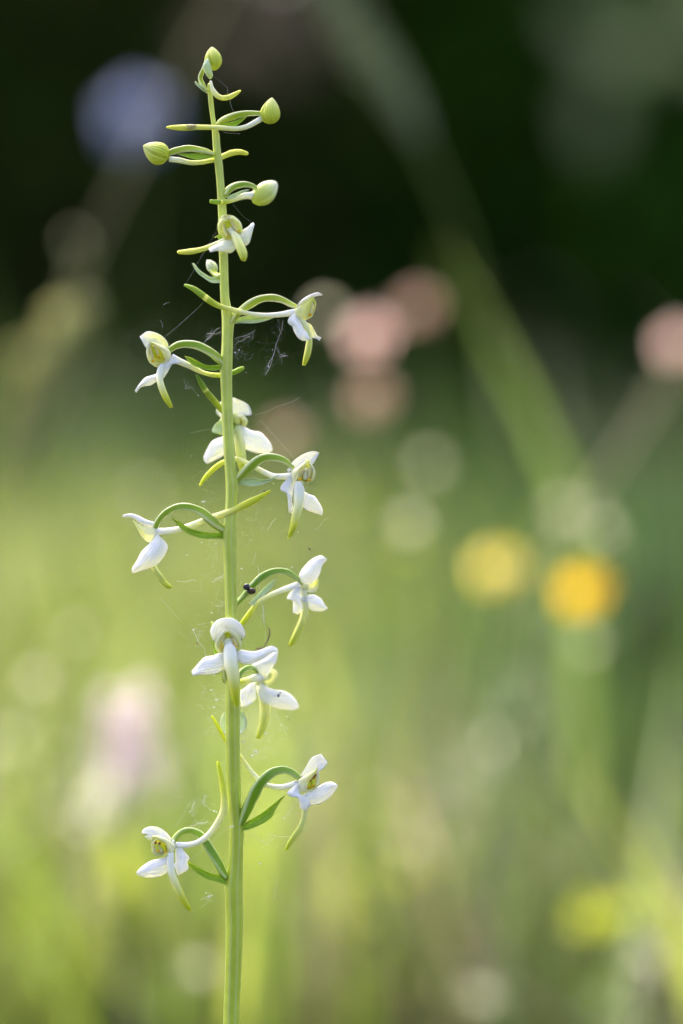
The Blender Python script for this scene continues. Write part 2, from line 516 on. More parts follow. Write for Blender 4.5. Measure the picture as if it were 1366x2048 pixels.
# ------------------------------------------------------------------ the setting: meadow edge in front of a dark wood
def np_obj(name, V, Q, material, parent=None, org=(0, 0, 0), col=None, tri=None):
    """numpy mesh: V (n,3), Q (m,4) quads and optional triangles"""
    me = bpy.data.meshes.new(name)
    Q = np.asarray(Q, np.int32).reshape(-1, 4) if Q is not None else np.zeros((0, 4), np.int32)
    T = np.asarray(tri, np.int32).reshape(-1, 3) if tri is not None else np.zeros((0, 3), np.int32)
    me.vertices.add(len(V))
    me.vertices.foreach_set('co', (np.asarray(V) - np.array(org)).astype(np.float32).ravel())
    me.loops.add(Q.size + T.size)
    me.loops.foreach_set('vertex_index', np.concatenate([Q.ravel(), T.ravel()]))
    me.polygons.add(len(Q) + len(T))
    st = np.concatenate([np.arange(len(Q)) * 4, Q.size + np.arange(len(T)) * 3])
    me.polygons.foreach_set('loop_start', st.astype(np.int32))
    me.polygons.foreach_set('use_smooth', np.ones(len(st), bool))
    me.update(calc_edges=True)
    if col is not None:
        a = me.attributes.new('col', 'FLOAT_COLOR', 'POINT')
        c = np.concatenate([col, np.ones((len(col), 1))], 1).astype(np.float32)
        a.data.foreach_set('color', c.ravel())
    me.materials.append(material)
    return link(bpy.data.objects.new(name, me), parent, org)

def ground_z(x, y):
    return 0.05 * np.sin(x * 0.7 + 1.0) * np.sin(y * 0.45) * np.clip((y - 1.0) / 3, 0, 1)

gx = np.concatenate([np.linspace(-60, -8, 14), np.linspace(-7, 7, 36), np.linspace(8, 60, 14)])
gy = np.concatenate([np.linspace(-12, -2, 8), np.linspace(-1, 10, 40), np.linspace(11, 90, 18)])
GX, GY = np.meshgrid(gx, gy)
GZ = ground_z(GX, GY)
nx = len(gx)
idx = np.arange(len(gy) - 1)[:, None] * nx + np.arange(nx - 1)[None, :]
Q = np.stack([idx, idx + 1, idx + nx + 1, idx + nx], -1).reshape(-1, 4)
M['soil'] = plain('meadow_thatch', (0.045, 0.05, 0.022), rough=0.95, spec=0.1, noise_scale=9, var=0.5)
g = np_obj('ground', np.stack([GX, GY, GZ], -1).reshape(-1, 3), Q, M['soil'])
g['kind'] = 'structure'

M['grass'] = leafy('grass_blades', None, trans=0.55, rough=0.45, spec=0.35)
M['leaf_dark'] = leafy('hedge_leaves', None, trans=0.25, rough=0.8, spec=0.0)
M['bark'] = plain('bark_dark', (0.05, 0.04, 0.03), rough=0.9, noise_scale=18, var=0.4)
M['stalk'] = leafy('stalk_green', (0.20, 0.27, 0.07), trans=0.2, use_attr=False)
M['straw'] = leafy('stalk_straw', (0.42, 0.38, 0.22), trans=0.3, use_attr=False)

def blades(n, X, Y, H, Wd, C, lean=0.45, segs=4, zb=None):
    """curved grass blades: arrays of foot x, y, height, width, colour"""
    head = RNG.uniform(0, 2 * math.pi, n)
    ln = np.abs(RNG.normal(lean, 0.25, n))
    dx, dy = np.cos(head), np.sin(head)
    wx, wy = -dy, dx
    face = RNG.uniform(-0.6, 0.6, n)
    wx, wy = wx * np.cos(face) - wy * np.sin(face), wx * np.sin(face) + wy * np.cos(face)
    Z0 = ground_z(X, Y) if zb is None else zb
    V = np.zeros((n, (segs + 1) * 2, 3)); CC = np.zeros((n, (segs + 1) * 2, 3))
    for k in range(segs + 1):
        t = k / segs
        cx = X + dx * H * ln * t ** 1.9; cyy = Y + dy * H * ln * t ** 1.9
        cz = Z0 + H * t * (1 - 0.28 * ln * t)
        w = Wd * 0.5 * (1 - t ** 2.2 * 0.93) * (0.75 + 0.5 * t if t < 0.5 else 1)
        V[:, 2 * k] = np.stack([cx - wx * w, cyy - wy * w, cz], -1)
        V[:, 2 * k + 1] = np.stack([cx + wx * w, cyy + wy * w, cz], -1)
        CC[:, 2 * k] = CC[:, 2 * k + 1] = C * (0.9 + 0.2 * t)
    base = np.arange(n)[:, None] * (segs + 1) * 2
    Q = np.concatenate([np.stack([base[:, 0] + 2 * k, base[:, 0] + 2 * k + 1, base[:, 0] + 2 * k + 3, base[:, 0] + 2 * k + 2], -1) for k in range(segs)])
    return V.reshape(-1, 3), Q, CC.reshape(-1, 3)

def field(n, y0, y1, spread, off=0.5, power=1.0):
    Y = y0 + (y1 - y0) * RNG.uniform(0, 1, n) ** power
    X = RNG.uniform(-1, 1, n) * (spread * (Y + S) + off)
    return X, Y

def patch(X, Y, f=1.0, ph=0.0):
    return 0.5 + 0.25 * np.sin(X * 5.1 * f + 1.3 + ph) * np.cos(Y * 2.3 * f + ph) + 0.25 * np.sin(X * 2.2 * f - Y * 3.1 * f + 2 * ph)

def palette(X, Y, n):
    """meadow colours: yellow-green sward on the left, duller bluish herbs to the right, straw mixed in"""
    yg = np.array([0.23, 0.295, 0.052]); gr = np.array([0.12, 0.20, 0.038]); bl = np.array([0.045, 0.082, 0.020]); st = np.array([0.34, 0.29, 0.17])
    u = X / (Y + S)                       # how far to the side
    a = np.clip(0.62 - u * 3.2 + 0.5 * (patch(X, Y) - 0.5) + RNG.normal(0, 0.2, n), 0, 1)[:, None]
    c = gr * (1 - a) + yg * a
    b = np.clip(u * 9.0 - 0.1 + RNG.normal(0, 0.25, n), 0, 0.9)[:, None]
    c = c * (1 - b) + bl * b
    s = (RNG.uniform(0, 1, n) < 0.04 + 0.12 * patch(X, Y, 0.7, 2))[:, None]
    return np.where(s, st, c) * (RNG.uniform(0.52, 0.95, n) * np.clip(1.12 - 0.12 * Y, 0.55, 1.05))[:, None]  # blades coloured darker with distance, as if in shade toward the wood

# sward from 0.5 m behind the orchid to the edge of the wood
n = 30000
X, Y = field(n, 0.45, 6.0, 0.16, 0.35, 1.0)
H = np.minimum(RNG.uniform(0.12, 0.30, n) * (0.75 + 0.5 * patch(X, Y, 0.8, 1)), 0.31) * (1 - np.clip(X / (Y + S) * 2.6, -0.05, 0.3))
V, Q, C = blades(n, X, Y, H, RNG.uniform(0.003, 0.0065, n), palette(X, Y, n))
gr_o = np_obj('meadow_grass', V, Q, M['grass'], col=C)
tag(gr_o, 'blurred yellow green meadow grass behind the orchid', 'grass', kind='stuff')
# dry old grass, thickest to the right, straw colour darkened to stand for shade
n = 3600
X = RNG.normal(0.07, 0.10, n); Y = RNG.uniform(0.55, 1.6, n); X = X * (0.6 + 0.5 * Y)
V, Q, C = blades(n, X, Y, RNG.uniform(0.08, 0.20, n), RNG.uniform(0.003, 0.006, n), np.array([0.12, 0.10, 0.068]) * RNG.uniform(0.6, 1.3, n)[:, None], lean=0.7)
tag(np_obj('dry_grass', V, Q, M['grass'], col=C), 'dry old grass low behind the orchid on the right, coloured darker for shade', 'grass', kind='stuff')
# tall yellow-green grass catching the sun on the left, in loose tufts
n = 5200
tx = RNG.uniform(-1, 0.25, 60); ty = RNG.uniform(1.1, 4.2, 60); k = RNG.integers(0, 60, n)
X = (tx[k] * 0.16 * (ty[k] + S)) + RNG.normal(0, 0.06, n); Y = ty[k] + RNG.normal(0, 0.08, n)
V, Q, C = blades(n, X, Y, (0.13 + 0.24 * RNG.uniform(0, 1, n) ** 1.8) * (1.0 - 0.12 * tx[k]), RNG.uniform(0.004, 0.008, n), np.array([0.20, 0.25, 0.045]) * RNG.uniform(0.45, 1.05, n)[:, None], lean=0.5)
tag(np_obj('tufted_grass', V, Q, M['grass'], col=C), 'tall tufts of sunlit yellow green grass left of the orchid', 'grass', kind='stuff')
# broad dark herbs on the right
n = 2600
tx = RNG.uniform(0.2, 1.3, 40); ty = RNG.uniform(1.0, 3.8, 40); k = RNG.integers(0, 40, n)
X = (tx[k] * 0.125 * (ty[k] + S)) + RNG.normal(0, 0.07, n); Y = ty[k] + RNG.normal(0, 0.08, n)
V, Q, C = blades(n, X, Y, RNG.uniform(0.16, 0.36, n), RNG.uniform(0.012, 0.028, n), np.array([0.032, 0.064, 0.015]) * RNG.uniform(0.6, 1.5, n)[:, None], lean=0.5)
tag(np_obj('dark_herbs', V, Q, M['grass'], col=C), 'broad leaved dark green herbs right of the orchid, blurred', 'herbs', kind='stuff')
# short grass round the foot of the orchid, below the frame
n = 2500
X, Y = field(n, -0.45, 0.45, 0.3, 0.2)
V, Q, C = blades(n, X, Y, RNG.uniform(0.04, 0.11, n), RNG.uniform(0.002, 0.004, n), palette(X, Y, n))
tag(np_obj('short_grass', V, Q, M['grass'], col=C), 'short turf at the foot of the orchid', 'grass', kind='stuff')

def leaf_cloud(n, c, r, size, cols, shell=0.35, flat=0.5):
    """diamond leaves, folded along the midrib, spread through an uneven ellipsoid"""
    d = RNG.normal(0, 1, (n, 3)); d /= np.linalg.norm(d, axis=1, keepdims=True)
    k = RNG.uniform(0, 1, n) ** shell
    lump = 1 + 0.22 * np.sin(d[:, 0] * 5 + c[0] * 3) * np.cos(d[:, 2] * 4 + c[1]) + 0.12 * np.sin(d[:, 1] * 9 + d[:, 2] * 7)
    P = np.array(c) + d * np.array(r) * (k * lump)[:, None]
    a = RNG.normal(0, 1, (n, 3)); a[:, 2] -= flat; a /= np.linalg.norm(a, axis=1, keepdims=True)
    b = np.cross(a, RNG.normal(0, 1, (n, 3))); b /= np.linalg.norm(b, axis=1, keepdims=True)
    nn = np.cross(a, b)
    L = RNG.uniform(0.7, 1.3, n)[:, None] * size
    V = np.stack([P, P + a * L * 0.45 + b * L * 0.28 + nn * L * 0.06, P + a * L, P + a * L * 0.45 - b * L * 0.28 + nn * L * 0.06], 1)
    ci = RNG.integers(0, len(cols), n)
    C = np.array(cols)[ci] * RNG.uniform(0.7, 1.3, n)[:, None]
    base = np.arange(n) * 4
    T = np.concatenate([np.stack([base, base + 1, base + 2], -1), np.stack([base, base + 2, base + 3], -1)])
    return V.reshape(-1, 3), T, np.repeat(C, 4, 0)

def limb(pts, r0, r1, seg=8):
    q = np.array(catmull([tuple(p) for p in pts], 12, 3)) if len(pts) > 2 else np.linspace(pts[0], pts[1], 6)
    return tube_geo([Vector(p) for p in q], np.linspace(r0, r1, len(q)), seg)[:2]

def join(geos):
    V, F = [], []
    for v, f in geos:
        o = len(V); V += [tuple(p) for p in v]; F += [tuple(i + o for i in q) for q in f]
    return V, F

def woody(name, label, cat, foot, crown_c, crown_r, n_leaf, size, cols, group=None, trunk_r=0.05, n_limb=5, shell=0.35, leafmat=None):
    """tree or shrub: trunk with limbs, crown of single leaves"""
    root = empty(name, foot)
    tag(root, label, cat, group)
    geos = [limb([foot, ((foot[0] + crown_c[0]) / 2 + 0.05, (foot[1] + crown_c[1]) / 2, (foot[2] + crown_c[2]) * 0.55), crown_c], trunk_r, trunk_r * 0.45)]
    for k in range(n_limb):
        a = 2 * math.pi * k / n_limb + random.random()
        s = (foot[0] * 0.45 + crown_c[0] * 0.55, foot[1] * 0.45 + crown_c[1] * 0.55, foot[2] + (crown_c[2] - foot[2]) * random.uniform(0.35, 0.8))
        e = (crown_c[0] + math.cos(a) * crown_r[0] * 0.8, crown_c[1] + math.sin(a) * crown_r[1] * 0.8, crown_c[2] + random.uniform(-0.3, 0.6) * crown_r[2])
        mid = ((s[0] + e[0]) / 2, (s[1] + e[1]) / 2, (s[2] + e[2]) / 2 + 0.08 * crown_r[2])
        geos.append(limb([s, mid, e], trunk_r * 0.5, trunk_r * 0.12, 6))
    V, F = join(geos)
    mesh_obj('trunk', V, F, M['bark'], root, org=foot)
    V, T, C = leaf_cloud(n_leaf, crown_c, crown_r, size, cols, shell)
    np_obj('crown', V, None, leafmat or M['leaf_dark'], root, org=foot, col=C, tri=T)
    return root

DK = [(0.034, 0.100, 0.010), (0.050, 0.130, 0.012), (0.022, 0.074, 0.012), (0.066, 0.115, 0.014)]
DB = [(0.072, 0.064, 0.022), (0.040, 0.100, 0.012), (0.056, 0.084, 0.016)]
DG = [(0.07, 0.085, 0.055), (0.06, 0.08, 0.05), (0.05, 0.07, 0.04)]
shr = [(-2.3, 6.4, 1.0, DK), (-1.35, 6.7, 1.2, DB), (-0.55, 6.3, 1.15, DB), (0.15, 6.6, 1.25, DK), (0.8, 6.2, 1.1, DK), (1.5, 6.6, 1.2, DK), (2.3, 6.4, 1.1, DK), (-3.3, 6.8, 1.2, DK), (3.2, 6.8, 1.2, DK)]
for x, y, h, c in shr:
    woody('hedge_shrub', 'dark blurred shrub of the wood edge behind the meadow', 'shrub', (x, y, 0), (x, y, h), (0.78, 0.6, h * 1.05), 4800, 0.10, c, 'dark shrubs along the wood edge', 0.03, 5, 0.5)
for x, y, h in [(-3.6, 8.6, 2.6), (-2.2, 9.0, 2.8), (-0.9, 8.5, 2.6), (0.4, 9.1, 2.9), (1.6, 8.6, 2.6), (2.9, 9.0, 2.8), (4.2, 8.8, 2.6)]:
    woody('wood_tree', 'dark tree standing deep in the blurred wood', 'tree', (x, y, 0), (x, y, h), (1.1, 0.9, 2.2), 5200, 0.17, DK, 'dark trees of the wood behind', 0.10, 6, 0.5)
# the depth of the wood: one far mass of foliage that closes the view under the crowns
n = 9000
P = np.stack([RNG.uniform(-14, 14, n), RNG.uniform(10.5, 13.5, n), RNG.uniform(0, 6.5, n)], -1)
V, T, C = leaf_cloud(n, (0, 0, 0), (0.01, 0.01, 0.01), 0.45, DK, 0.5)
V = V + np.repeat(P, 4, 0)
tag(np_obj('far_wood', V, None, M['leaf_dark'], col=C, tri=T), 'almost black foliage in the depth of the wood', 'wood', kind='stuff')
# tall dull herbs in the shade at the foot of the shrubs
n = 9000
X, Y = field(n, 3.6, 6.4, 0.2, 0.6)
V, Q, C = blades(n, X, Y, RNG.uniform(0.14, 0.52, n) * np.clip(1.05 - 0.22 * X, 0.8, 1.3) * (0.7 + 0.6 * patch(X, Y, 1.1, 0.5)), RNG.uniform(0.012, 0.03, n), np.array([0.030, 0.058, 0.012]) * (RNG.uniform(0.5, 1.5, n) * np.clip(0.95 - 0.4 * X, 0.5, 1.5))[:, None], lean=0.5)
tag(np_obj('tall_herbs', V, Q, M['grass'], col=C), 'tall dull green herbs blurred at the foot of the wood', 'herbs', kind='stuff')
# unseen young tree, added so that its crown keeps the sun off the orchid
cc = Vector((-0.025, -0.15, 0.30)) + SUN_DIR * 2.3
woody('shade_tree', 'unseen young leafy tree added beside the orchid to shade it from the sun', 'tree', (-1.15, 1.0, 0), tuple(cc), (0.31, 0.30, 0.30), 3200, 0.065, [(0.05, 0.09, 0.02), (0.07, 0.11, 0.03)], None, 0.03, 5, 0.5, M['grass'])

# ------------------------------------------------------------------ meadow plants behind the orchid, far out of focus
def leaf3(name, P, widths, material, parent, side=None, fold=0.15, n=14, org=None):
    """long thin leaf along world points, folded at the midrib"""
    q = catmull([tuple(p) for p in P], n, 3) if len(P) > 2 else np.linspace(tuple(P[0]), tuple(P[1]), n)
    w = np.interp(np.linspace(0, 1, n), np.linspace(0, 1, len(widths)), widths)
    V, F = [], []
    for i in range(n):
        a, b = Vector(q[max(0, i - 1)]), Vector(q[min(n - 1, i + 1)])
        t = (b - a).normalized()
        sd = Vector(side) if side else Vector((1, 0.2, 0))
        sd = (sd - t * sd.dot(t)).normalized()
        nn = t.cross(sd)
        p = Vector(q[i])
        for s_, off in ((-1, 0), (-0.5, -0.6 * fold), (0, -fold), (0.5, -0.6 * fold), (1, 0)):
            V.append(p + sd * (s_ * w[i] / 2) + nn * (off * w[i]))
    for i in range(n - 1):
        for k in range(4):
            b = i * 5 + k
            F.append((b, b + 1, b + 6, b + 5))
    return mesh_obj(name, V, F, material, parent, org=org)

def stalk(name, P, r0, r1, material, parent, n=16, seg=8):
    q = catmull([tuple(p) for p in P], n, 3) if len(P) > 2 else np.linspace(tuple(P[0]), tuple(P[1]), n)
    V, F, A = tube_geo([Vector(p) for p in q], np.linspace(r0, r1, n), seg)
    return mesh_obj(name, V, F, material, parent, attr=A)

def round_petal(name, c, dirv, nrm, L, Wd, material, parent, cupped=0.25, n=8, m=7):
    """broad rounded petal from centre c along dirv, curling up along nrm; a thin sheet"""
    dirv = Vector(dirv).normalized(); nrm = Vector(nrm).normalized(); sd = nrm.cross(dirv)
    V, F = [], []
    for i in range(n):
        t = i / (n - 1)
        w = Wd * (math.sin(math.pi * (0.12 + 0.88 * t) ** 0.75 * 0.93) ** 0.8)
        for j in range(m):
            s = 2 * j / (m - 1) - 1
            V.append(Vector(c) + dirv * (L * t * (1 - 0.12 * s * s * t)) + sd * (w * 0.5 * s) + nrm * (L * cupped * t * t + 0.12 * Wd * s * s * t))
    for i in range(n - 1):
        for j in range(m - 1):
            a = i * m + j
            F.append((a, a + 1, a + m + 1, a + m))
    return mesh_obj(name, V, F, material, parent)

def ball(name, c, r, material, parent, n=7, seg=10, sq=1.0):
    V, F = [], []
    for i in range(n + 1):
        ph = math.pi * i / n
        for j in range(seg):
            th = 2 * math.pi * j / seg
            q = Vector((math.sin(ph) * math.cos(th), math.sin(ph) * math.sin(th), math.cos(ph) * sq))
            V.append(Vector(c) + q * r * (1 + 0.12 * noise.noise(q * 3 + Vector(c) * 9)))
    for i in range(n):
        for j in range(seg):
            p, q = i * seg + j, i * seg + (j + 1) % seg
            F.append((p, q, q + seg, p + seg))
    return mesh_obj(name, V, F, material, parent)

def open_flower(name, label, cat, c, face, R, petal_mat, centre_mat, n_pet=5, wide=1.0, cupped=0.25, foot_dx=0.0, group=None, centre_r=0.22, stem_mat=None, bend=0.02):
    c = Vector(c); face = Vector(face).normalized()
    foot = Vector((c.x + foot_dx, c.y + 0.01, float(ground_z(c.x, c.y))))
    root = empty(name, foot)
    tag(root, label, cat, group)
    back = c - face * R * 0.12
    stalk('stem', [foot, (foot * 0.5 + back * 0.5) + Vector((bend, 0, 0)), back - Vector((0, 0, R * 0.5)), back], 0.0009, 0.0006, stem_mat or M['stalk'], root)
    u = face.cross(Vector((0, 0, 1))).normalized(); w = u.cross(face)
    for k in range(n_pet):
        a = 2 * math.pi * (k + 0.3) / n_pet
        round_petal('petal', c, u * math.cos(a) + w * math.sin(a), face, R, R * wide, petal_mat, root, cupped)
    ball('flower_centre', c + face * R * 0.12, R * centre_r, centre_mat, root)
    return root

M['yellow'] = leafy('buttercup_yellow', (0.87, 0.58, 0.012), trans=0.74, rough=0.25, spec=0.6, use_attr=False)
M['yellow_pale'] = leafy('buttercup_pale', (0.80, 0.66, 0.14), trans=0.70, rough=0.3, spec=0.5, use_attr=False)
M['yellow_centre'] = plain('buttercup_centre', (0.60, 0.48, 0.03), noise_scale=600)
M['pink'] = leafy('pink_petals', (0.76, 0.59, 0.55), trans=0.55, use_attr=False)
M['pink_dim'] = leafy('dusky_pink_petals', (0.56, 0.41, 0.34), trans=0.5, use_attr=False)
M['pink_pale'] = leafy('pale_pink_petals', (0.88, 0.69, 0.73), trans=0.65, use_attr=False)
M['cream'] = leafy('cream_petals', (0.80, 0.78, 0.62), trans=0.6, use_attr=False)
M['violet'] = leafy('blue_violet_petals', (0.23, 0.27, 0.44), trans=0.5, use_attr=False)
M['lime'] = leafy('lime_leaves', (0.38, 0.44, 0.07), trans=0.6, use_attr=False)
M['lime_bright'] = leafy('lime_bracts', (0.55, 0.60, 0.07), trans=0.6, use_attr=False)
M['seed'] = leafy('seed_head_olive', (0.46, 0.46, 0.20), trans=0.5, use_attr=False)
M['sage'] = leafy('sage_leaves', (0.36, 0.41, 0.25), trans=0.5, use_attr=False)
M['blade_green'] = leafy('grass_blade_green', (0.15, 0.22, 0.05), trans=0.55, use_attr=False)
M['centre'] = plain('flower_centre_dull', (0.40, 0.34, 0.12), noise_scale=500)

FACE = Vector((-0.2, 0.75, 0.55))
SUNF = FACE          # flowers turned towards the sun
open_flower('buttercup', 'golden yellow buttercup, the more saturated of the two blurred yellow discs', 'flower', wpt(1168, 1187, 0.55), FACE, 0.0092, M['yellow'], M['yellow_centre'], wide=1.25, foot_dx=0.03)
open_flower('buttercup', 'paler yellow buttercup beside the golden one, blurred to a soft disc', 'flower', wpt(995, 1140, 0.58), FACE, 0.0090, M['yellow_pale'], M['yellow_centre'], wide=1.25, foot_dx=0.02)
PK = [(740, 675, 0.55, 0.0086, 'pink', FACE, 'brightest pink blurred flower, above a duller pink one on the same line'),
      (745, 800, 0.52, 0.0078, 'pink_dim', FACE, 'dull pink blurred flower right below the brightest pink one'),
      (838, 618, 0.57, 0.0070, 'pink_dim', FACE, 'dusky brown pink blurred flower overlapping the brightest pink one'),
      (650, 625, 0.52, 0.0036, 'cream', SUNF, 'faint olive brown blurred flower beside the brightest pink one'),
      (570, 872, 0.50, 0.0060, 'pink_dim', SUNF, 'faint grey pink blurred flower behind the right side of the orchid stem'),
      (1356, 690, 0.53, 0.0072, 'pink', FACE, 'pale pink blurred flower standing apart on the far right of the meadow')]
for px, py, y, R, m_, fc, lab in PK:
    open_flower('pink_flower', lab, 'flower', wpt(px, py, y), fc, R, M[m_], M[m_], wide=1.2, foot_dx=random.uniform(-0.02, 0.02))
CR = [(820, 1050, 0.50, 0.0042, 'pale olive blurred flower between the pink flowers and the yellow ones'),
      (1130, 1020, 0.58, 0.0042, 'faint pale blurred flower above the two buttercups'),
      (820, 1690, 0.50, 0.0030, 'faint cream blurred flower low in the grass'),
      (392, 1945, 0.44, 0.0050, 'grey white blurred flower low behind the foot of the orchid stem'),
      (1180, 1290, 0.52, 0.0030, 'faint yellowish blurred flower just under the golden buttercup'),
      (150, 480, 0.55, 0.0016, 'dim olive blurred flower below the blue violet one'),
      (990, 1490, 0.52, 0.0033, 'faint grey blurred flower in the grass below the buttercups')]
for px, py, y, R, lab in CR:
    open_flower('small_flower', lab, 'flower', wpt(px, py, y), SUNF, R, M['cream'], M['centre'], wide=0.95, foot_dx=random.uniform(-0.05, 0.05))

# blue-violet bellflower put in for a patch of light in the dark wood
c = wpt(282, 248, 1.0)
open_flower('light_patch_flower', 'blue violet flower put in for a blurred patch of light in the dark wood beside the orchid tip', 'flower', c, (-0.1, -0.9, 0.2), 0.017, M['violet'], M['centre'], n_pet=6, wide=0.9, cupped=0.5, foot_dx=-0.08, centre_r=0.1)

# pale pink flower spikes low on the left
def spike(label, px, py0, py1, y, R, nfl, material, group=None):
    top, bot = wpt(px, py0, y), wpt(px, py1, y)
    foot = Vector((top.x + 0.02, y, 0))
    root = empty('flower_spike', foot)
    tag(root, label, 'flower', group)
    stalk('stem', [foot, bot, top], 0.0022, 0.0012, M['stalk'], root)
    for k in range(nfl):
        t = (k + 0.5) / nfl
        a = k * 2.4
        c = bot.lerp(top, t) + Vector((math.cos(a), math.sin(a), 0)) * R * 0.55 * (1 - 0.4 * t)
        f = Vector((math.cos(a), math.sin(a) - 0.3, 0.25)).normalized()
        u = f.cross(Vector((0, 0, 1))).normalized(); w = u.cross(f)
        fl = ball('floret', c, R * 0.16, material, root, 5, 8)
        for j in range(4):
            b = math.pi / 2 * j + 0.5
            round_petal('petal', c, u * math.cos(b) + w * math.sin(b), f, R * 0.5, R * 0.42, material, fl, 0.2, 5, 5)
    return root
spike('pale pink flower spike blurred beside the lower flowers of the orchid', 255, 1395, 1570, 0.46, 0.015, 14, M['pink_pale'])
spike('small whitish flower spike blurred below the pale pink one', 205, 1600, 1650, 0.46, 0.012, 7, M['cream'])

# broad-leaved plants: lime leaves low on the left and on the right
def rosette(name, label, cat, foot, tips, width, material, group=None):
    root = empty(name, foot)
    tag(root, label, cat, group)
    for i, tp in enumerate(tips):
        tp = Vector(tp); f = Vector(foot)
        mid = f.lerp(tp, 0.55) + Vector((0, 0, 0.02))
        leaf3('leaf', [f, mid, tp], [width * 0.25, width, width * 0.9, 0.0008], material, root, side=(1, random.uniform(-0.3, 0.3), 0.1))
    return root
def tipset(lst): return [wpt(px, py, y) for px, py, y in lst]
rosette('lime_leaf_plant', 'bright lime green leaves blurred under the pale pink spike', 'plant', (-0.098, 0.50, 0), tipset([(245, 1590, 0.52), (290, 1680, 0.54), (225, 1640, 0.50), (265, 1700, 0.5), (250, 1640, 0.55), (310, 1720, 0.52), (20, 1480, 0.6)]), 0.030, M['lime'])
rosette('lime_leaf_plant', 'small lime green leaves low beside the lime flower heads', 'plant', (0.17, 0.40, 0), tipset([(1150, 1530, 0.42), (1260, 1640, 0.40), (1300, 1780, 0.38)]), 0.006, M['lime'])
rosette('sage_leaf_plant', 'grey green broad leaves blurred at the right edge of the meadow', 'plant', (0.24, 0.55, 0), tipset([(1345, 1520, 0.55), (1300, 1600, 0.52), (1370, 1350, 0.6), (1250, 1420, 0.6)]), 0.014, M['blade_green'])

# yellow-green spurge heads low on the right
def spurge(label, px, py, y, R, material):
    c = wpt(px, py, y); foot = Vector((c.x + 0.01, y, 0))
    root = empty('spurge', foot); tag(root, label, 'flower')
    stalk('stem', [foot, c], 0.0015, 0.001, M['stalk'], root)
    for k in range(7):
        a = k * 2.4
        p = c + Vector((math.cos(a), math.sin(a) * 0.8, random.uniform(-0.2, 0.3))) * R * (0.0 if k == 0 else 0.6)
        f = Vector((math.cos(a) * 0.5 - 0.2, 0.75, 0.55))
        u = f.normalized().cross(Vector((0, 0, 1))).normalized(); w = u.cross(f.normalized())
        fl = ball('floret', p, R * 0.14, material, root, 5, 8)
        for j in range(3):
            b = 2.1 * j
            round_petal('petal', p, u * math.cos(b) + w * math.sin(b), f, R * 0.45, R * 0.5, material, fl, 0.15, 5, 5)
spurge('bright lime flower head blurred low on the right', 1213, 1838, 0.50, 0.015, M['lime_bright'])
spurge('creamy pale flower head blurred just below the bright lime one', 1278, 1925, 0.50, 0.011, M['cream'])
spurge('pale cream flower head blurred at the very bottom beside the straw stem', 965, 1995, 0.46, 0.008, M['cream'])
spurge('pale green flower head blurred at the bottom under the creamy one', 1215, 2035, 0.44, 0.013, M['sage'])

# tall grasses with seed heads leaning across the view
def grass_stalk(label, P, head_from, head_w, mat_stem, mat_head, y, r=0.0014, nsp=46):
    pts = [wpt(px, py, y + dy) for px, py, dy in P]
    foot = Vector((pts[0].x, pts[0].y, 0.0))
    root = empty('tall_grass', foot); tag(root, label, 'grass stalk', kind='thing')
    allp = [foot] + pts if pts[0].z > 0.02 else pts
    stalk('stem', allp, r, r * 0.5, mat_stem, root, n=30)
    if head_w:
        q = catmull([tuple(p) for p in allp], 60, 3)
        k0 = int(60 * head_from)
        VV, FF = [], []
        for i in range(nsp):
            t = k0 + (59 - k0) * i / nsp
            p = Vector(q[int(t)]); nx_ = Vector(q[min(59, int(t) + 1)])
            d = (nx_ - Vector(q[max(0, int(t) - 1)])).normalized()
            a = i * 2.4
            u = d.cross(Vector((0, 1, 0.01))).normalized(); w = d.cross(u)
            o = (u * math.cos(a) + w * math.sin(a))
            e = p + o * head_w * 0.5 * math.sin(math.pi * (0.1 + 0.85 * i / nsp)) + d * head_w * 0.7
            v, f, _ = tube_geo([p, p.lerp(e, 0.4), p.lerp(e, 0.75), e], [0.0004, head_w * 0.10, head_w * 0.09, 0.0003], 6, round_end=False)
            b0 = len(VV); VV += v; FF += [tuple(x + b0 for x in ff) for ff in f]
        mesh_obj('seed_head', VV, FF, mat_head, root)
    return root
grass_stalk('pale seed headed grass leaning across the dark wood above the orchid tip', [(1010, 1250, 0.05), (960, 620, 0.02), (850, 300, 0.0), (740, 110, 0.0), (600, -120, 0.0)], 0.82, 0.016, M['stalk'], M['sage'], 0.50, nsp=130)
grass_stalk('yellow green seed head leaning left of the orchid against the wood', [(-150, 1500, 0.0), (-60, 1150, 0.0), (5, 950, 0.0), (70, 790, 0.0), (150, 640, 0.0)], 0.80, 0.022, M['stalk'], M['seed'], 0.50, nsp=120)
bl_o = empty('grass_blade', (wpt(1190, 1500, 0.62).x, 0.62, 0)); tag(bl_o, 'broad green grass blade arching over the buttercups', 'grass blade', kind='thing')
leaf3('blade', [Vector((wpt(1190, 1500, 0.62).x, 0.62, 0))] + [wpt(a, b, 0.62) for a, b in ((1150, 1150), (1095, 900), (1030, 760), (950, 610), (880, 500))], [0.003, 0.0045, 0.006, 0.0065, 0.001], M['blade_green'], bl_o, side=(1, 0.3, 0.25), n=24)
grass_stalk('pale straw stem slanting low towards the lime flower heads', [(1330, 1880, 0), (1200, 1790, 0), (1050, 1700, 0), (900, 1610, 0), (800, 1560, 0)], 0.9, 0.0, M['straw'], None, 0.40, r=0.0016)
grass_stalk('pale straw stem slanting at the very bottom right of the meadow', [(1300, 2180, 0), (1150, 2060, 0), (1020, 1980, 0), (880, 1930, 0)], 0.9, 0.0, M['straw'], None, 0.42, r=0.0018)
grass_stalk('thin straw stem leaning from the far right pink flower', [(1080, 1250, 0), (1180, 1000, 0), (1280, 840, 0), (1350, 720, 0)], 0.9, 0.0, M['straw'], None, 0.50, r=0.0014)

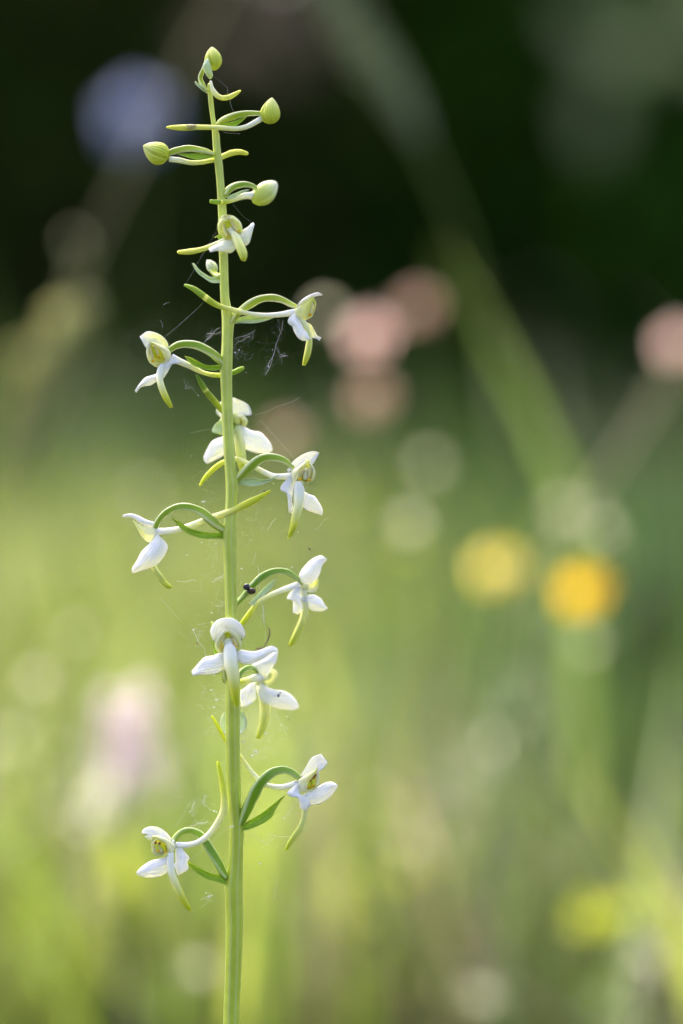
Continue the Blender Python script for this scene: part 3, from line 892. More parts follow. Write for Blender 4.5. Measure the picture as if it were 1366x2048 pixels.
# leafy sprig of a grey-green shrub hanging into the view high on the right, out of focus
def sprig(label, P, y, n_leaf, L, material):
    pts = [wpt(px, py, y) for px, py in P]
    root = empty('shrub_sprig', pts[0]); tag(root, label, 'branch')
    stalk('twig', pts, 0.003, 0.001, M['bark'], root)
    q = catmull([tuple(p) for p in pts], n_leaf + 2, 3)
    for i in range(n_leaf):
        p = Vector(q[i + 1]); a = i * 2.4
        d = Vector((math.cos(a), 0.4 * math.sin(a * 1.7), math.sin(a) * 0.8 - 0.2)).normalized()
        leaf3('leaf', [p, p + d * L * 0.5 + Vector((0, 0, 0.004)), p + d * L], [0.004, L * 0.5, L * 0.42, 0.001], material, root, side=(0.6, 0.3, 0.7))
    return root
M['sprig'] = leafy('sprig_leaves', (0.085, 0.115, 0.055), trans=0.3, use_attr=False)
sprig('grey green leafy branch blurred against the dark wood high beside the pale grass', [(1900, -500), (1500, -60), (1320, 60), (1160, 200)], 2.0, 16, 0.075, M['sprig'])
M['sprig_brown'] = leafy('sprig_leaves_brown', (0.062, 0.052, 0.038), trans=0.3, use_attr=False)
sprig('dull brown leafy branch blurred against the dark wood over the orchid tip', [(700, -700), (640, -200), (540, 0), (430, 120)], 2.2, 14, 0.075, M['sprig_brown'])

# single grass blades close behind the orchid: soft streaks in several directions
BL = {'bright': M['lime'], 'green': M['blade_green'], 'straw': M['straw'], 'sage': M['sage']}
LAB = {'bright': 'yellow green grass blade blurred to a soft streak behind the orchid', 'green': 'mid green grass blade blurred to a soft streak behind the orchid',
       'straw': 'bleached straw blade blurred to a pale streak behind the orchid', 'sage': 'grey green grass blade blurred to a pale streak behind the orchid'}
KIND = ['bright', 'green', 'green', 'bright', 'straw', 'sage']
rb = random.Random(5)
for i in range(46):
    u = rb.uniform(-0.15, 1.12)
    k = KIND[i % 6] if u < 0.45 else rb.choice(['green', 'green', 'straw', 'sage', 'bright'])
    y = rb.uniform(0.42, 1.0)
    top = rb.uniform(1060, 1750) + 260 * max(0, u - 0.4)
    px = u * 1366
    lean = rb.gauss(0, 170)
    tip = wpt(px + lean, top, y)
    foot = Vector((wpt(px - lean * 0.5, top, y).x, y, 0.0))
    mid = foot.lerp(tip, 0.6) + Vector((-lean * 0.15 * K, 0, 0.015))
    o = empty('grass_blade', foot)
    tag(o, LAB[k], 'grass blade', 'blurred grass blades rising behind the orchid', 'thing')
    w = rb.uniform(0.004, 0.009) * (0.55 if k == 'sage' else 1)
    leaf3('blade', [foot, mid, tip], [w * 0.6, w, w * 0.8, 0.0006], BL[k], o, side=(1, rb.uniform(-0.5, 0.5), 0.1), n=12)
# long slanting stems over the darker ground on the right, and one over the wood on the left
grass_stalk('thin pale stem slanting from the golden buttercup up to the far right flower', [(980, 1330, 0), (1130, 1080, 0), (1260, 880, 0), (1420, 650, 0)], 0.9, 0.0, M['straw'], None, 0.46, r=0.0012)
grass_stalk('thin olive stem slanting across the wood left of the orchid', [(-60, 1250, 0), (60, 800, 0), (170, 520, 0), (330, 200, 0), (470, -60, 0)], 0.9, 0.0, M['straw'], None, 0.50, r=0.0012)
grass_stalk('pale green stem slanting low from the straw stem towards the lime heads', [(1010, 1380, 0), (1120, 1560, 0), (1230, 1740, 0), (1330, 1900, 0)], 0.9, 0.0, M['sage'], None, 0.42, r=0.0022)

# many tiny pale flowers scattered through the grass: faint discs of light
rt = random.Random(9)
spots = [(px, py) for px, py in ((118, 632), (52, 712), (96, 770), (30, 850), (20, 1560), (90, 1900), (700, 1010), (640, 1120), (860, 930))]
spots += [(rt.uniform(20, 1346), rt.uniform(980, 1980)) for _ in range(26)]
for i, (px, py) in enumerate(spots):
    lm = 'seed' if i < 4 else rt.choice(['cream', 'seed', 'lime_bright', 'sage'])
    open_flower('tiny_flower', {'cream': 'tiny cream flower', 'seed': 'tiny olive flower', 'lime_bright': 'tiny lime flower', 'sage': 'tiny grey green flower'}[lm] + ' blurred to a faint disc among the meadow grass', 'flower', wpt(px, py, rt.uniform(0.46, 0.7)), FACE,
                0.0046 if i < 4 else rt.uniform(0.0022, 0.0038), M[lm], M['centre'], wide=1.1, foot_dx=rt.uniform(-0.03, 0.03), group='tiny flowers scattered through the meadow')

# ------------------------------------------------------------------ the orchid
VA, VB, VC = View(370, 80, 6.83), View(270, 240, 4.553), View(340, 410, 6.83)
VD, VE, VF = View(460, 560, 6.83), View(260, 640, 5.692), View(380, 740, 6.83)
VG, VH, VI = View(460, 880, 6.83), View(240, 970, 4.269), View(460, 1090, 6.505)
VJ, VK, VL, VM = View(370, 1220, 6.83), View(410, 1290, 6.83), View(470, 1500, 6.209), View(260, 1530, 5.939)

base = wpt(462, 1024 + ZC / K, 0)
orchid = empty('butterfly_orchid', (base.x, 0, 0))
tag(orchid, 'tall white butterfly orchid spike with yellow green spurs, the only plant in focus', 'orchid')

# stem from its measured left and right edges; it goes on down to the ground
EDGE = [(170, 414.5, 423), (205, 417, 427), (250, 423, 432.5), (272, 424.5, 439.5), (300, 426, 441), (322, 428.5, 445), (360, 432.6, 448), (420, 436, 453),
        (500, 438, 455.5), (560, 439.5, 457), (600, 441, 459), (622, 442.5, 464), (640, 444, 471.5), (660, 444, 466.5), (700, 443, 465.5), (735, 440, 464.5),
        (760, 441, 464), (830, 444, 465.5), (900, 447.5, 468.5), (950, 450.5, 472), (970, 451.5, 478), (1000, 451.5, 474.5), (1030, 450, 473), (1062, 446, 473),
        (1080, 445, 473), (1120, 448, 473.5), (1200, 450, 474.5), (1300, 451, 476.5), (1400, 451.5, 479), (1470, 451.5, 479.5), (1550, 453.5, 480.5), (1600, 456, 482),
        (1640, 459, 485.5), (1662, 460, 488), (1700, 458.5, 486), (1740, 456, 485.5), (1768, 450, 485), (1800, 451, 485), (1860, 452, 485.5), (1950, 450, 482),
        (2048, 447, 479), (2300, 442, 478), (2700, 438, 478), (3200, 436, 480), (3605, 434, 482)]
pts = [((l + r) / 2, y, 0.0, (r - l) / 2) for y, l, r in EDGE][::-1]
q = catmull(pts, 170)
V, F, A = tube_geo([wpt(a, b, 0.0012 * math.sin(b * 0.004)) for a, b, c, h in q], [h * K for a, b, c, h in q], 26, ridge=0.035, nr=6, twist=5.0)
mesh_obj('stem', V, F, M['stem'], orchid, attr=A)
# the pair of broad leaves at the foot of the stem
for sgn in (-1, 1):
    cx = 462
    L = [(cx + sgn * 6, 3590), (cx + sgn * 150, 3300), (cx + sgn * 420, 2980), (cx + sgn * 760, 2860), (cx + sgn * 1010, 2960)]
    R = [(cx + sgn * 20, 3605), (cx + sgn * 260, 3520), (cx + sgn * 560, 3330), (cx + sgn * 850, 3110), (cx + sgn * 1012, 2968)]
    blade('basal_leaf', L, R, M['bract'], orchid, d=(0, -8, -20 * sgn, -30 * sgn), cup=8, tilt=14, thick=0.6, ruffle=2)

# --- topmost bud
bud = egg('bud', VA.p(405, 418), VA.p(366, 92), 118 / 6.83, M['bud'], orchid, d=(-0.5, 0.2), sharp=0.82, phase=0.1)
blade('bract', VA([(335, 535), (290, 480), (242, 375), (262, 300), (300, 252)]), VA([(352, 535), (382, 490), (368, 420), (350, 345), (318, 256)]), M['bract_pale'], orchid, d=(-0.4, -1.6, -2.2, -2.0), cup=-0.9)
tube('ovary', VA.path([(300, 700), (248, 628), (214, 560), (210, 500), (238, 430), (262, 380)], (0, 0.8, 0.8, 0), (24, 34, 36, 34, 30, 24)), M['ovary_yellow'], bud, ridge=0.08, twist=3)
blade('bract', VA([(305, 735), (225, 680), (142, 600), (136, 560)]), VA([(320, 690), (262, 650), (190, 600), (140, 558)]), M['bract_pale'], orchid, d=(0, -0.6, -0.4), cup=0.8)
tube('spur', VA.path([(352, 560), (368, 650), (415, 735), (500, 790), (600, 782), (690, 735), (752, 696)], (0, -0.6, -1.0, -0.5), (16, 26, 36, 38, 36, 28, 14)), M['spur_bud'], bud)
# --- bud on the right, second from the top
bud = egg('bud', VA.p(1145, 1150), VA.p(1190, 786), 134 / 6.83, M['bud'], orchid, d=(-0.5, -0.5), sharp=0.72, phase=0.33)
tube('ovary', VA.path([(430, 1150), (520, 1090), (630, 1045), (760, 1012), (900, 1002), (1035, 1008)], (0, -1.2, -0.8), (22, 42, 50, 42, 34, 30)), M['ovary_yellow'], bud, ridge=0.17, twist=4)
blade('bract', VA([(450, 1150), (600, 1125), (730, 1085), (850, 1035)]), VA([(460, 1195), (650, 1200), (745, 1140), (852, 1042)]), M['bract'], orchid, d=(0, -2, -1.5), cup=0.8)
sp = VA.path([(1040, 1075), (950, 1130), (830, 1188), (690, 1213), (560, 1205), (400, 1195), (200, 1192), (20, 1190)], (-0.6, -2.0, -3.0, -3.0), (42, 38, 33, 30, 32, 33, 36, 38)) + VB.path([(560, 68), (440, 70), (350, 68), (292, 66)], (-3, -2.5), (26, 26, 20, 9))
tube('spur', sp, M['spur_bud'], bud)
# --- bud on the left
bud = egg('bud', VB.p(305, 352), VB.p(74, 232), 102 / 4.553, M['bud'], orchid, d=(-0.6, -1.4), sharp=0.74, phase=0.05, seam=0.13)
tube('ovary', VB.path([(715, 312), (650, 290), (580, 275), (480, 263), (375, 278), (300, 302)], (0, -1.2, -0.6), (20, 26, 29, 30, 28, 22)), M['ovary_yellow'], bud, ridge=0.17, twist=4)
blade('bract', VB([(728, 298), (640, 305), (520, 306), (385, 306)]), VB([(728, 342), (640, 352), (545, 360), (386, 311)]), M['bract'], orchid, d=(0, -1.8, -1.2), cup=0.7)
tube('spur', VB.path([(312, 356), (420, 370), (510, 389), (610, 384), (700, 368), (760, 352), (810, 328), (880, 300), (955, 291), (1015, 305)], (-0.4, 0.8, 2.6, 3.0), (25, 25, 22, 21, 21, 23, 26, 27, 25, 18)), M['spur_bud'], bud)
# --- soft bud on the right, behind the stem
bud = egg('bud', VB.p(1082, 752), VB.p(1290, 566), 96 / 4.553, M['bud_soft'], orchid, d=(5, 10), sharp=0.85, phase=0.6)
tube('ovary', VB.path([(812, 690), (860, 625), (930, 594), (1010, 588), (1080, 608), (1120, 650)], (0.5, 4, 6.5), (26, 32, 30, 25, 22, 18)), M['ovary'], bud, ridge=0.1, twist=3)
tube('spur', VB.path([(1090, 690), (1010, 690), (930, 712), (860, 738), (790, 748), (740, 746), (695, 742)], (6.5, 3.5, -1.5, -3.6), (40, 30, 24, 20, 20, 21, 18)), M['spur_nectar'], bud)
blade('bract', VB([(830, 700), (900, 670), (980, 640), (1040, 630)]), VB([(840, 720), (900, 705), (970, 670), (1042, 636)]), M['bract_pale'], orchid, d=(0.5, 3, 5), cup=0.6)
# --- little bud behind the stem on the left
bud = egg('bud', VC.p(635, 935), VC.p(505, 752), 72 / 6.83, M['bud_pale'], orchid, d=(4, 5), sharp=0.9, phase=0.8)
tube('ovary', VC.path([(690, 985), (640, 965), (590, 925), (540, 860)], (1, 3, 4), (40, 42, 36, 26)), M['ovary_yellow'], bud, ridge=0.08)
blade('bract', VC([(690, 985), (560, 980), (480, 940), (400, 880), (330, 800), (300, 790)]), VC([(690, 1065), (570, 1062), (470, 1002), (372, 925), (315, 830), (298, 798)]), M['bract_pale'], orchid, d=(0.5, 2.5, 4, 5), cup=0.8)

# --- small yellow-green flower in front of the stem
v = VC
fl = cup_mesh('flower', v.p(820, 312), 158 / 6.83, 188 / 6.83, -0.42, -4.6, 1.6, M['cup'], orchid, back=(0, 4))
blade('dorsal_sepal', v([(760, 470), (690, 400), (648, 290), (670, 205), (745, 140)]), v([(985, 385), (992, 330), (950, 235), (885, 158), (805, 130)]), M['petal_green'], fl, d=(-1.2, -1.0, -2.4, -5.2), cup=3.0)
blade('petal', v([(800, 160), (700, 190), (652, 270), (668, 380), (770, 478)]), v([(800, 195), (735, 225), (700, 290), (712, 375), (792, 455)]), M['petal_green'], fl, d=(-5.4, -6.0, -6.0, -5.4), cup=-0.5)
blade('petal', v([(800, 165), (880, 165), (940, 245), (985, 330), (975, 385)]), v([(795, 200), (862, 205), (905, 275), (930, 340), (935, 370)]), M['petal_green'], fl, d=(-5.4, -6.0, -6.0, -5.4), cup=-0.5)
blade('column', v([(745, 250), (760, 320), (790, 380)]), v([(820, 205), (870, 290), (890, 360)]), M['column'], fl, d=(-3.0, -3.2, -3.8), cup=-0.8, thick=0.8)
blade('stigma', v([(770, 330), (790, 370), (815, 400)]), v([(850, 295), (890, 340), (900, 380)]), M['stigma'], fl, d=(-4.0, -4.4, -5.0), cup=-0.6, thick=0.6)
for a_, b_, c_ in (((735, 265), (745, 350), (785, 432)), ((835, 228), (875, 290), (925, 358))):
    tube('anther', v.path([a_, b_, c_], (-4.8, -5.2), (18, 20, 14)), M['anther'], fl, n=10)
    blob('pollinium', v.p(c_[0] + 2, c_[1] + 4), 17 / 6.83, -5.7, M['pollen'], fl, (0.9, 0.8, 1.1))
blade('lip', v([(830, 360), (838, 430), (875, 530), (915, 630), (955, 715), (990, 768)]), v([(880, 358), (950, 410), (990, 485), (1032, 575), (1057, 670), (1030, 766)]), M['lip_green'], fl, d=(-5.0, -6.2, -7.5, -8.5, -8.8), cup=-1.3, thick=0.6, ruffle=0.05)
blob('spur_mouth', v.p(850, 372), 26 / 6.83, -5.9, M['stigma'], fl, (1, 0.5, 0.9))
blade('lateral_sepal', v([(870, 480), (750, 478), (650, 525), (570, 565), (527, 595)]), v([(905, 595), (835, 655), (735, 646), (640, 630), (548, 648)]), M['sepal_cream'], fl, d=(-4.8, -5.6, -6.2, -6.8), cup=-0.8, tilt=-1.2)
blade('lateral_sepal', v([(950, 390), (1000, 335), (1060, 298), (1110, 252), (1135, 233)]), v([(955, 460), (1025, 555), (1085, 515), (1118, 400), (1157, 262)]), M['sepal_cream'], fl, d=(-4.6, -4.6, -4.0, -3.4), cup=-0.8, tilt=-1.0)
tube('ovary', v.path([(740, 600), (735, 520), (760, 450), (810, 400)], (0, -0.8, -1.4), (50, 55, 55, 60)), M['ovary'], fl, ridge=0.08)
tube('spur', v.path([(800, 440), (740, 475), (640, 525), (520, 578), (380, 620), (240, 640), (120, 645)], (-2.0, -2.6, -2.2, -0.5), (28, 30, 31, 34, 38, 38, 26)), M['spur_bud'], fl)
blade('bract', v([(720, 560), (680, 500), (640, 440), (600, 445)]), v([(745, 540), (720, 460), (680, 400), (603, 455)]), M['bract'], orchid, d=(0, -2.0, -1.6), cup=0.5)

# --- flower on the right below it, seen from the side
v = VD
fl = cup_mesh('flower', v.p(1085, 395), 62 / 6.83, 140 / 6.83, 0.05, -0.8, 2.2, M['cup'], orchid, back=(-12, 2))
tube('ovary', v.path([(10, 590), (70, 500), (140, 420), (250, 335), (400, 262), (560, 243), (700, 272), (815, 330), (905, 372)], (0, -1.4, -0.8, 0), (30, 40, 50, 55, 50, 46, 43, 38, 28)), M['ovary_yellow'], fl, ridge=0.17, twist=5, n=36)
blade('bract', v([(50, 575), (110, 520), (190, 497), (310, 490), (450, 500), (600, 510)]), v([(60, 600), (130, 590), (210, 592), (330, 592), (470, 565), (602, 516)]), M['bract_pale'], orchid, d=(0, -1.2, -1.0, -0.5), cup=1.0)
sp = v.path([(900, 445), (800, 455), (660, 475), (500, 482), (330, 472), (170, 440), (60, 412)], (-0.6, -2.0, -3.4), (52, 44, 38, 34, 34, 34, 34)) + [(442, 613.5, -3.6, 5.6), (424, 604.5, -3.4, 6.4), (405, 590.5, -3.0, 6.6), (388, 578, -2.4, 5.4), (371, 570.5, -2.0, 2.8)]
tube('spur', sp, M['spur_nectar'], fl, n=44)
blade('dorsal_sepal', v([(905, 385), (930, 325), (985, 265), (1085, 203), (1200, 168), (1262, 200)]), v([(930, 395), (1000, 330), (1080, 272), (1150, 232), (1205, 216), (1264, 208)]), M['sepal'], fl, d=(-1.2, -1.8, -1.6, -0.8), cup=-1.0, tilt=1.5)
blade('petal', v([(885, 400), (950, 345), (1050, 285), (1115, 235), (1148, 236)]), v([(905, 505), (1000, 545), (1070, 530), (1085, 420), (1152, 262)]), M['petal_green'], fl, d=(-1.4, -2.4, -2.4, -1.6), cup=-1.2, tilt=0.6)
blade('petal', v([(1060, 520), (1110, 480), (1140, 400), (1150, 300), (1130, 240)]), v([(1085, 525), (1128, 490), (1160, 405), (1173, 320), (1152, 245)]), M['petal_green'], fl, d=(-0.9, -1.0, -1.2), cup=-0.4)
tube('anther', v.path([(1120, 320), (1108, 390), (1098, 450)], (-2.2, -2.5), (18, 20, 16)), M['anther'], fl, n=10)
for x, y in ((1092, 474), (1050, 492)):
    blob('pollinium', v.p(x, y), 24 / 6.83, -2.6, M['pollen'], fl, (1, 0.7, 1))
blade('lip', v([(930, 500), (990, 590), (1035, 690), (1050, 800), (1035, 900), (1012, 1020), (985, 1165)]), v([(1010, 520), (1060, 610), (1095, 700), (1118, 800), (1120, 900), (1095, 1030), (1030, 1172)]), M['lip_green'], fl, d=(-1.2, -1.6, -1.6, -1.4, -1.0), cup=-1.3, thick=0.6)
blade('lateral_sepal', v([(858, 450), (790, 540), (800, 600), (850, 632), (872, 700), (930, 790), (1005, 832), (1108, 806)]), v([(905, 460), (950, 530), (985, 600), (1025, 680), (1062, 720), (1075, 765), (1095, 790), (1112, 800)]), M['sepal'], fl, d=(-1.4, -2.6, -3.4, -3.6, -3.4), cup=-1.0, tilt=0.8)
blade('lateral_sepal', v([(1000, 550), (1060, 690), (1110, 785), (1180, 802), (1222, 832)]), v([(1050, 580), (1110, 612), (1160, 700), (1195, 758), (1250, 785)]), M['sepal_cream'], fl, d=(0.2, 1.2, 2.2, 3.0), cup=0.6)

# --- flower on the left, turned half to the lens
v = VE
fl = cup_mesh('flower', v.p(312, 388), 112 / 5.692, 152 / 5.692, -0.28, -2.2, 3.2, M['cup'], orchid, back=(9, -2))
tube('ovary', v.path([(1075, 505), (1030, 462), (960, 405), (870, 345), (760, 292), (640, 272), (540, 285), (450, 335), (415, 375)], (0, -1.4, -1.0, 0), (30, 42, 46, 46, 43, 40, 36, 32, 26)), M['ovary'], fl, ridge=0.17, twist=5, n=36)
blade('bract', v([(1085, 490), (990, 512), (870, 512), (765, 462), (690, 425), (618, 406)]), v([(1070, 545), (960, 578), (850, 562), (740, 530), (670, 480), (620, 412)]), M['bract'], orchid, d=(0, -2.2, -2.0, -1.4), cup=1.0)
tube('spur', v.path([(470, 430), (560, 470), (640, 505), (730, 550), (820, 595), (920, 622), (1020, 630), (1110, 618), (1190, 592), (1240, 568), (1280, 548)], (-0.5, 0.0, 1.2, 2.8, 3.4, 3.6), (48, 40, 36, 32, 28, 26, 27, 28, 30, 30, 22)), M['spur_nectar'], fl, n=40)
blade('dorsal_sepal', v([(440, 340), (432, 265), (388, 200), (310, 150), (200, 128), (108, 188)]), v([(400, 400), (330, 330), (270, 280), (215, 280), (182, 318), (112, 194)]), M['sepal_cream'], fl, d=(0.2, -1.0, -2.0, -2.4), cup=1.4, tilt=-0.8)
blade('petal', v([(470, 400), (448, 345), (390, 300), (310, 262), (215, 240)]), v([(415, 490), (388, 425), (345, 345), (280, 285), (218, 256)]), M['petal'], fl, d=(-1.6, -3.2, -3.6, -3.2), cup=-1.0)
blade('petal', v([(222, 242), (190, 310), (190, 400), (228, 492), (312, 525)]), v([(232, 262), (215, 320), (222, 400), (255, 470), (330, 500)]), M['petal'], fl, d=(-3.0, -2.8, -2.6, -2.4), cup=-0.5)
blade('column', v([(238, 290), (265, 350), (285, 420)]), v([(275, 285), (320, 350), (350, 420)]), M['column'], fl, d=(-1.6, -1.4, -1.6), cup=-0.6, thick=0.7)
for (a_, b_, c_), e_ in ((((228, 315), (242, 375), (258, 440)), (262, 466)), (((268, 285), (302, 335), (322, 395)), (322, 416))):
    tube('anther', v.path([a_, b_, c_], (-2.8, -3.0), (14, 16, 11)), M['anther'], fl, n=10)
    blob('pollinium', v.p(*e_), 19 / 5.692, -3.2, M['pollen'], fl, (1, 0.7, 0.85))
blade('lip', v([(345, 500), (312, 570), (303, 660), (322, 770), (375, 890), (455, 1003)]), v([(395, 500), (382, 580), (374, 660), (388, 740), (430, 850), (490, 996)]), M['lip'], fl, d=(-2.2, -3.0, -4.0, -4.4, -4.4), cup=-1.2, thick=0.6)
blade('lateral_sepal', v([(440, 410), (400, 490), (358, 540), (352, 600), (378, 668)]), v([(500, 405), (572, 494), (495, 492), (432, 590), (386, 664)]), M['sepal'], fl, d=(-0.6, -1.4, -2.0, -2.4), cup=-0.8)
blade('lateral_sepal', v([(345, 585), (300, 612), (240, 632), (175, 652), (118, 712), (53, 805)]), v([(345, 690), (295, 708), (235, 745), (160, 755), (110, 778), (72, 830)]), M['sepal'], fl, d=(-1.6, -2.2, -2.8, -3.2), cup=-0.8)

# --- white flower behind the stem
v = VF
fl = cup_mesh('flower', v.p(600, 700), 165 / 6.83, 110 / 6.83, 0, 6.4, 4, M['cup'], orchid)
blade('dorsal_sepal', v([(500, 670), (425, 650), (355, 580), (390, 455), (500, 385)]), v([(660, 660), (740, 608), (842, 610), (790, 470), (600, 375)]), M['sepal'], fl, d=(7.5, 6.5, 6.8, 8.0), cup=2.5)
blade('petal', v([(640, 620), (720, 610), (790, 690), (760, 780)]), v([(640, 660), (690, 670), (720, 710), (700, 760)]), M['petal'], fl, d=(6, 5.6, 6), cup=-0.6)
blade('petal', v([(560, 620), (450, 620), (400, 700), (430, 780)]), v([(560, 660), (500, 670), (470, 710), (490, 760)]), M['petal'], fl, d=(6, 5.6, 6), cup=-0.6)
blade('lateral_sepal', v([(640, 720), (740, 770), (850, 828), (960, 848), (1045, 930), (1105, 1010), (1128, 1090)]), v([(640, 930), (720, 1040), (780, 1095), (870, 1125), (970, 1143), (1080, 1130), (1126, 1098)]), M['sepal'], fl, d=(7.0, 8, 9, 10), cup=-0.8)
blade('lateral_sepal', v([(560, 840), (430, 915), (310, 965), (235, 1075), (185, 1190)]), v([(560, 1100), (430, 1190), (330, 1240), (235, 1278), (190, 1235)]), M['sepal'], fl, d=(7.0, 8, 9, 10), cup=-0.8)
blade('lip', v([(590, 760), (595, 900), (610, 1050), (640, 1250), (700, 1430)]), v([(720, 760), (730, 900), (755, 1050), (775, 1250), (790, 1430)]), M['lip_green'], fl, d=(6.6, 6.4, 6.0, 5.6), cup=-1.2, thick=0.6)
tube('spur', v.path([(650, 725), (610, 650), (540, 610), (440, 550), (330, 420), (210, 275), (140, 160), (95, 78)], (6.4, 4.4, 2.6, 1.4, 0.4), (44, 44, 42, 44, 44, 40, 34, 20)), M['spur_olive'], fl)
blade('bract', v([(460, 900), (400, 880), (300, 845), (330, 760)]), v([(520, 760), (470, 680), (400, 690), (330, 755)]), M['bract_pale'], orchid, d=(4, 4.5, 5), cup=0.6)
tube('ovary', v.path([(520, 880), (560, 820), (600, 760)], (1.5, 5, 8), (50, 55, 55)), M['ovary'], fl, n=10)

# --- flower on the right, front half turned to the lens
v = VG
fl = cup_mesh('flower', v.p(1055, 455), 105 / 6.83, 148 / 6.83, 0.12, -2.4, 3.2, M['cup'], orchid, back=(-12, 2))
tube('ovary', v.path([(40, 580), (110, 510), (190, 435), (280, 350), (370, 280), (470, 240), (570, 236), (680, 258), (770, 305), (850, 375)], (0, -1.6, -1.4, -0.2), (40, 52, 60, 62, 60, 56, 52, 47, 42, 32)), M['ovary'], fl, ridge=0.17, twist=5, n=36)
blade('bract', v([(70, 570), (200, 528), (330, 518), (450, 535), (565, 522), (675, 466)]), v([(80, 592), (200, 617), (300, 632), (420, 612), (545, 562), (678, 478)]), M['bract_pale'], orchid, d=(0, -2.4, -2.6, -2.2), cup=1.3)
sp = v.path([(850, 490), (760, 498), (660, 500), (560, 482), (440, 425), (340, 372), (210, 305), (90, 258)], (-1.2, -0.4, 1.2, 2.4), (48, 42, 40, 38, 36, 36, 35, 34)) + VF.path([(540, 1235), (440, 1268), (320, 1355), (210, 1470), (135, 1572)], (2.8, 2.6), (32, 36, 38, 32, 14))
tube('spur', sp, M['spur'], fl, n=44)
blade('dorsal_sepal', v([(830, 420), (828, 335), (920, 240), (1050, 170), (1150, 152), (1222, 172)]), v([(890, 470), (930, 430), (1020, 360), (1090, 330), (1135, 332), (1220, 180)]), M['sepal'], fl, d=(-0.6, -1.0, -1.2, -1.6), cup=1.0)
blob('sepal_base', v.p(805, 408), 26 / 6.83, -0.9, M['sepal'], fl, (1, 0.8, 0.9))
blade('petal', v([(825, 440), (890, 392), (1000, 318), (1055, 262), (1105, 298)]), v([(878, 612), (915, 530), (950, 430), (1040, 355), (1106, 312)]), M['petal'], fl, d=(-1.8, -3.2, -3.8, -3.6), cup=-1.0)
blade('petal', v([(1095, 310), (1150, 385), (1165, 470), (1130, 560), (1050, 610)]), v([(1085, 330), (1120, 395), (1130, 470), (1098, 535), (1035, 580)]), M['petal'], fl, d=(-3.2, -3.0, -2.8, -2.6), cup=-0.4)
blade('column', v([(1000, 400), (1000, 460), (1005, 540)]), v([(1085, 350), (1075, 430), (1060, 540)]), M['stigma'], fl, d=(-2.0, -1.8, -2.2), cup=-0.8, thick=0.7)
tube('connective', v.path([(1075, 345), (1050, 400), (1058, 460)], (-2.2, -2.6), (20, 24, 14)), M['column'], fl, n=10)
for (a_, b_, c_), e_ in ((((1098, 370), (1088, 420), (1078, 500)), (1080, 545)), (((1010, 405), (965, 455), (942, 500)), (958, 535))):
    tube('anther', v.path([a_, b_, c_], (-3.0, -3.3), (28, 26, 14)), M['anther'], fl, n=12)
    blob('pollinium', v.p(*e_), 25 / 6.83, -3.6, M['pollen'], fl, (1, 0.7, 0.9))
blade('lip', v([(900, 560), (872, 650), (870, 780), (868, 900), (840, 1060), (818, 1200), (788, 1342)]), v([(985, 570), (1018, 680), (1008, 800), (995, 920), (945, 1080), (885, 1235), (815, 1345)]), M['lip'], fl, d=(-2.6, -3.4, -4.2, -4.6, -4.6), cup=-1.4, thick=0.6)
blade('lateral_sepal', v([(810, 500), (700, 620), (695, 690), (762, 712), (790, 820), (800, 990)]), v([(885, 560), (872, 640), (856, 730), (850, 850), (868, 960), (850, 1008)]), M['sepal'], fl, d=(-1.2, -2.2, -2.6, -2.8), cup=-0.8, tilt=1.0)
blade('lateral_sepal', v([(970, 680), (1080, 738), (1155, 768), (1222, 858), (1267, 950), (1264, 1022)]), v([(970, 900), (1050, 958), (1120, 985), (1180, 1005), (1225, 1020), (1258, 1030)]), M['sepal'], fl, d=(-2.0, -1.4, -0.8, -0.4), cup=-0.7)

# --- flower on the left, seen from behind
v = VH
fl = blob('flower', v.p(295, 400), 32 / 4.269, 0.0, M['petal'], orchid, (0.9, 0.9, 1.1))
tube('ovary', v.path([(915, 400), (880, 380), (825, 345), (760, 290), (680, 225), (580, 190), (480, 192), (390, 238), (330, 300), (300, 365)], (0, -2.4, -2.0, -0.4), (28, 34, 36, 37, 34, 30, 28, 27, 25, 22)), M['ovary'], fl, ridge=0.17, twist=5, n=38)
blade('bract', v([(925, 400), (830, 408), (720, 400), (600, 370), (520, 320), (438, 276)]), v([(915, 462), (810, 458), (730, 462), (640, 440), (540, 392), (440, 284)]), M['bract'], orchid, d=(0, -2.8, -3.4, -3.0), cup=0.9)
tube('spur', v.path([(310, 398), (430, 392), (540, 368), (640, 335), (740, 295), (850, 260), (950, 225), (1080, 162), (1180, 112), (1280, 52)], (-0.2, -0.8, -1.4, -2.4, -2.8), (32, 30, 29, 28, 27, 27, 29, 30, 25, 10)), M['spur'], fl, n=40)
blade('dorsal_sepal', v([(295, 315), (230, 298), (160, 262), (90, 243), (20, 256)]), v([(295, 372), (220, 352), (160, 318), (90, 278), (24, 274)]), M['sepal'], fl, d=(-0.2, -0.8, -0.6, 0), cup=-0.9)
blade('petal', v([(320, 355), (255, 362), (185, 338), (108, 298)]), v([(310, 480), (245, 490), (185, 440), (110, 308)]), M['petal'], fl, d=(-0.4, -1.2, -1.0, -0.4), cup=-1.0)
blade('lateral_sepal', v([(310, 410), (250, 500), (185, 565), (140, 650), (102, 712), (108, 755)]), v([(345, 440), (404, 505), (404, 560), (362, 632), (290, 695), (122, 752)]), M['sepal'], fl, d=(-0.6, -2.0, -2.6, -2.4, -2.0), cup=-1.6, tilt=0.8)
blade('lip', v([(270, 500), (262, 690), (315, 775), (365, 850), (415, 888)]), v([(300, 500), (306, 680), (355, 765), (400, 830), (455, 872)]), M['lip_green'], fl, d=(-0.2, 0.2, 0.4, 0.6), cup=-0.8, thick=0.8)

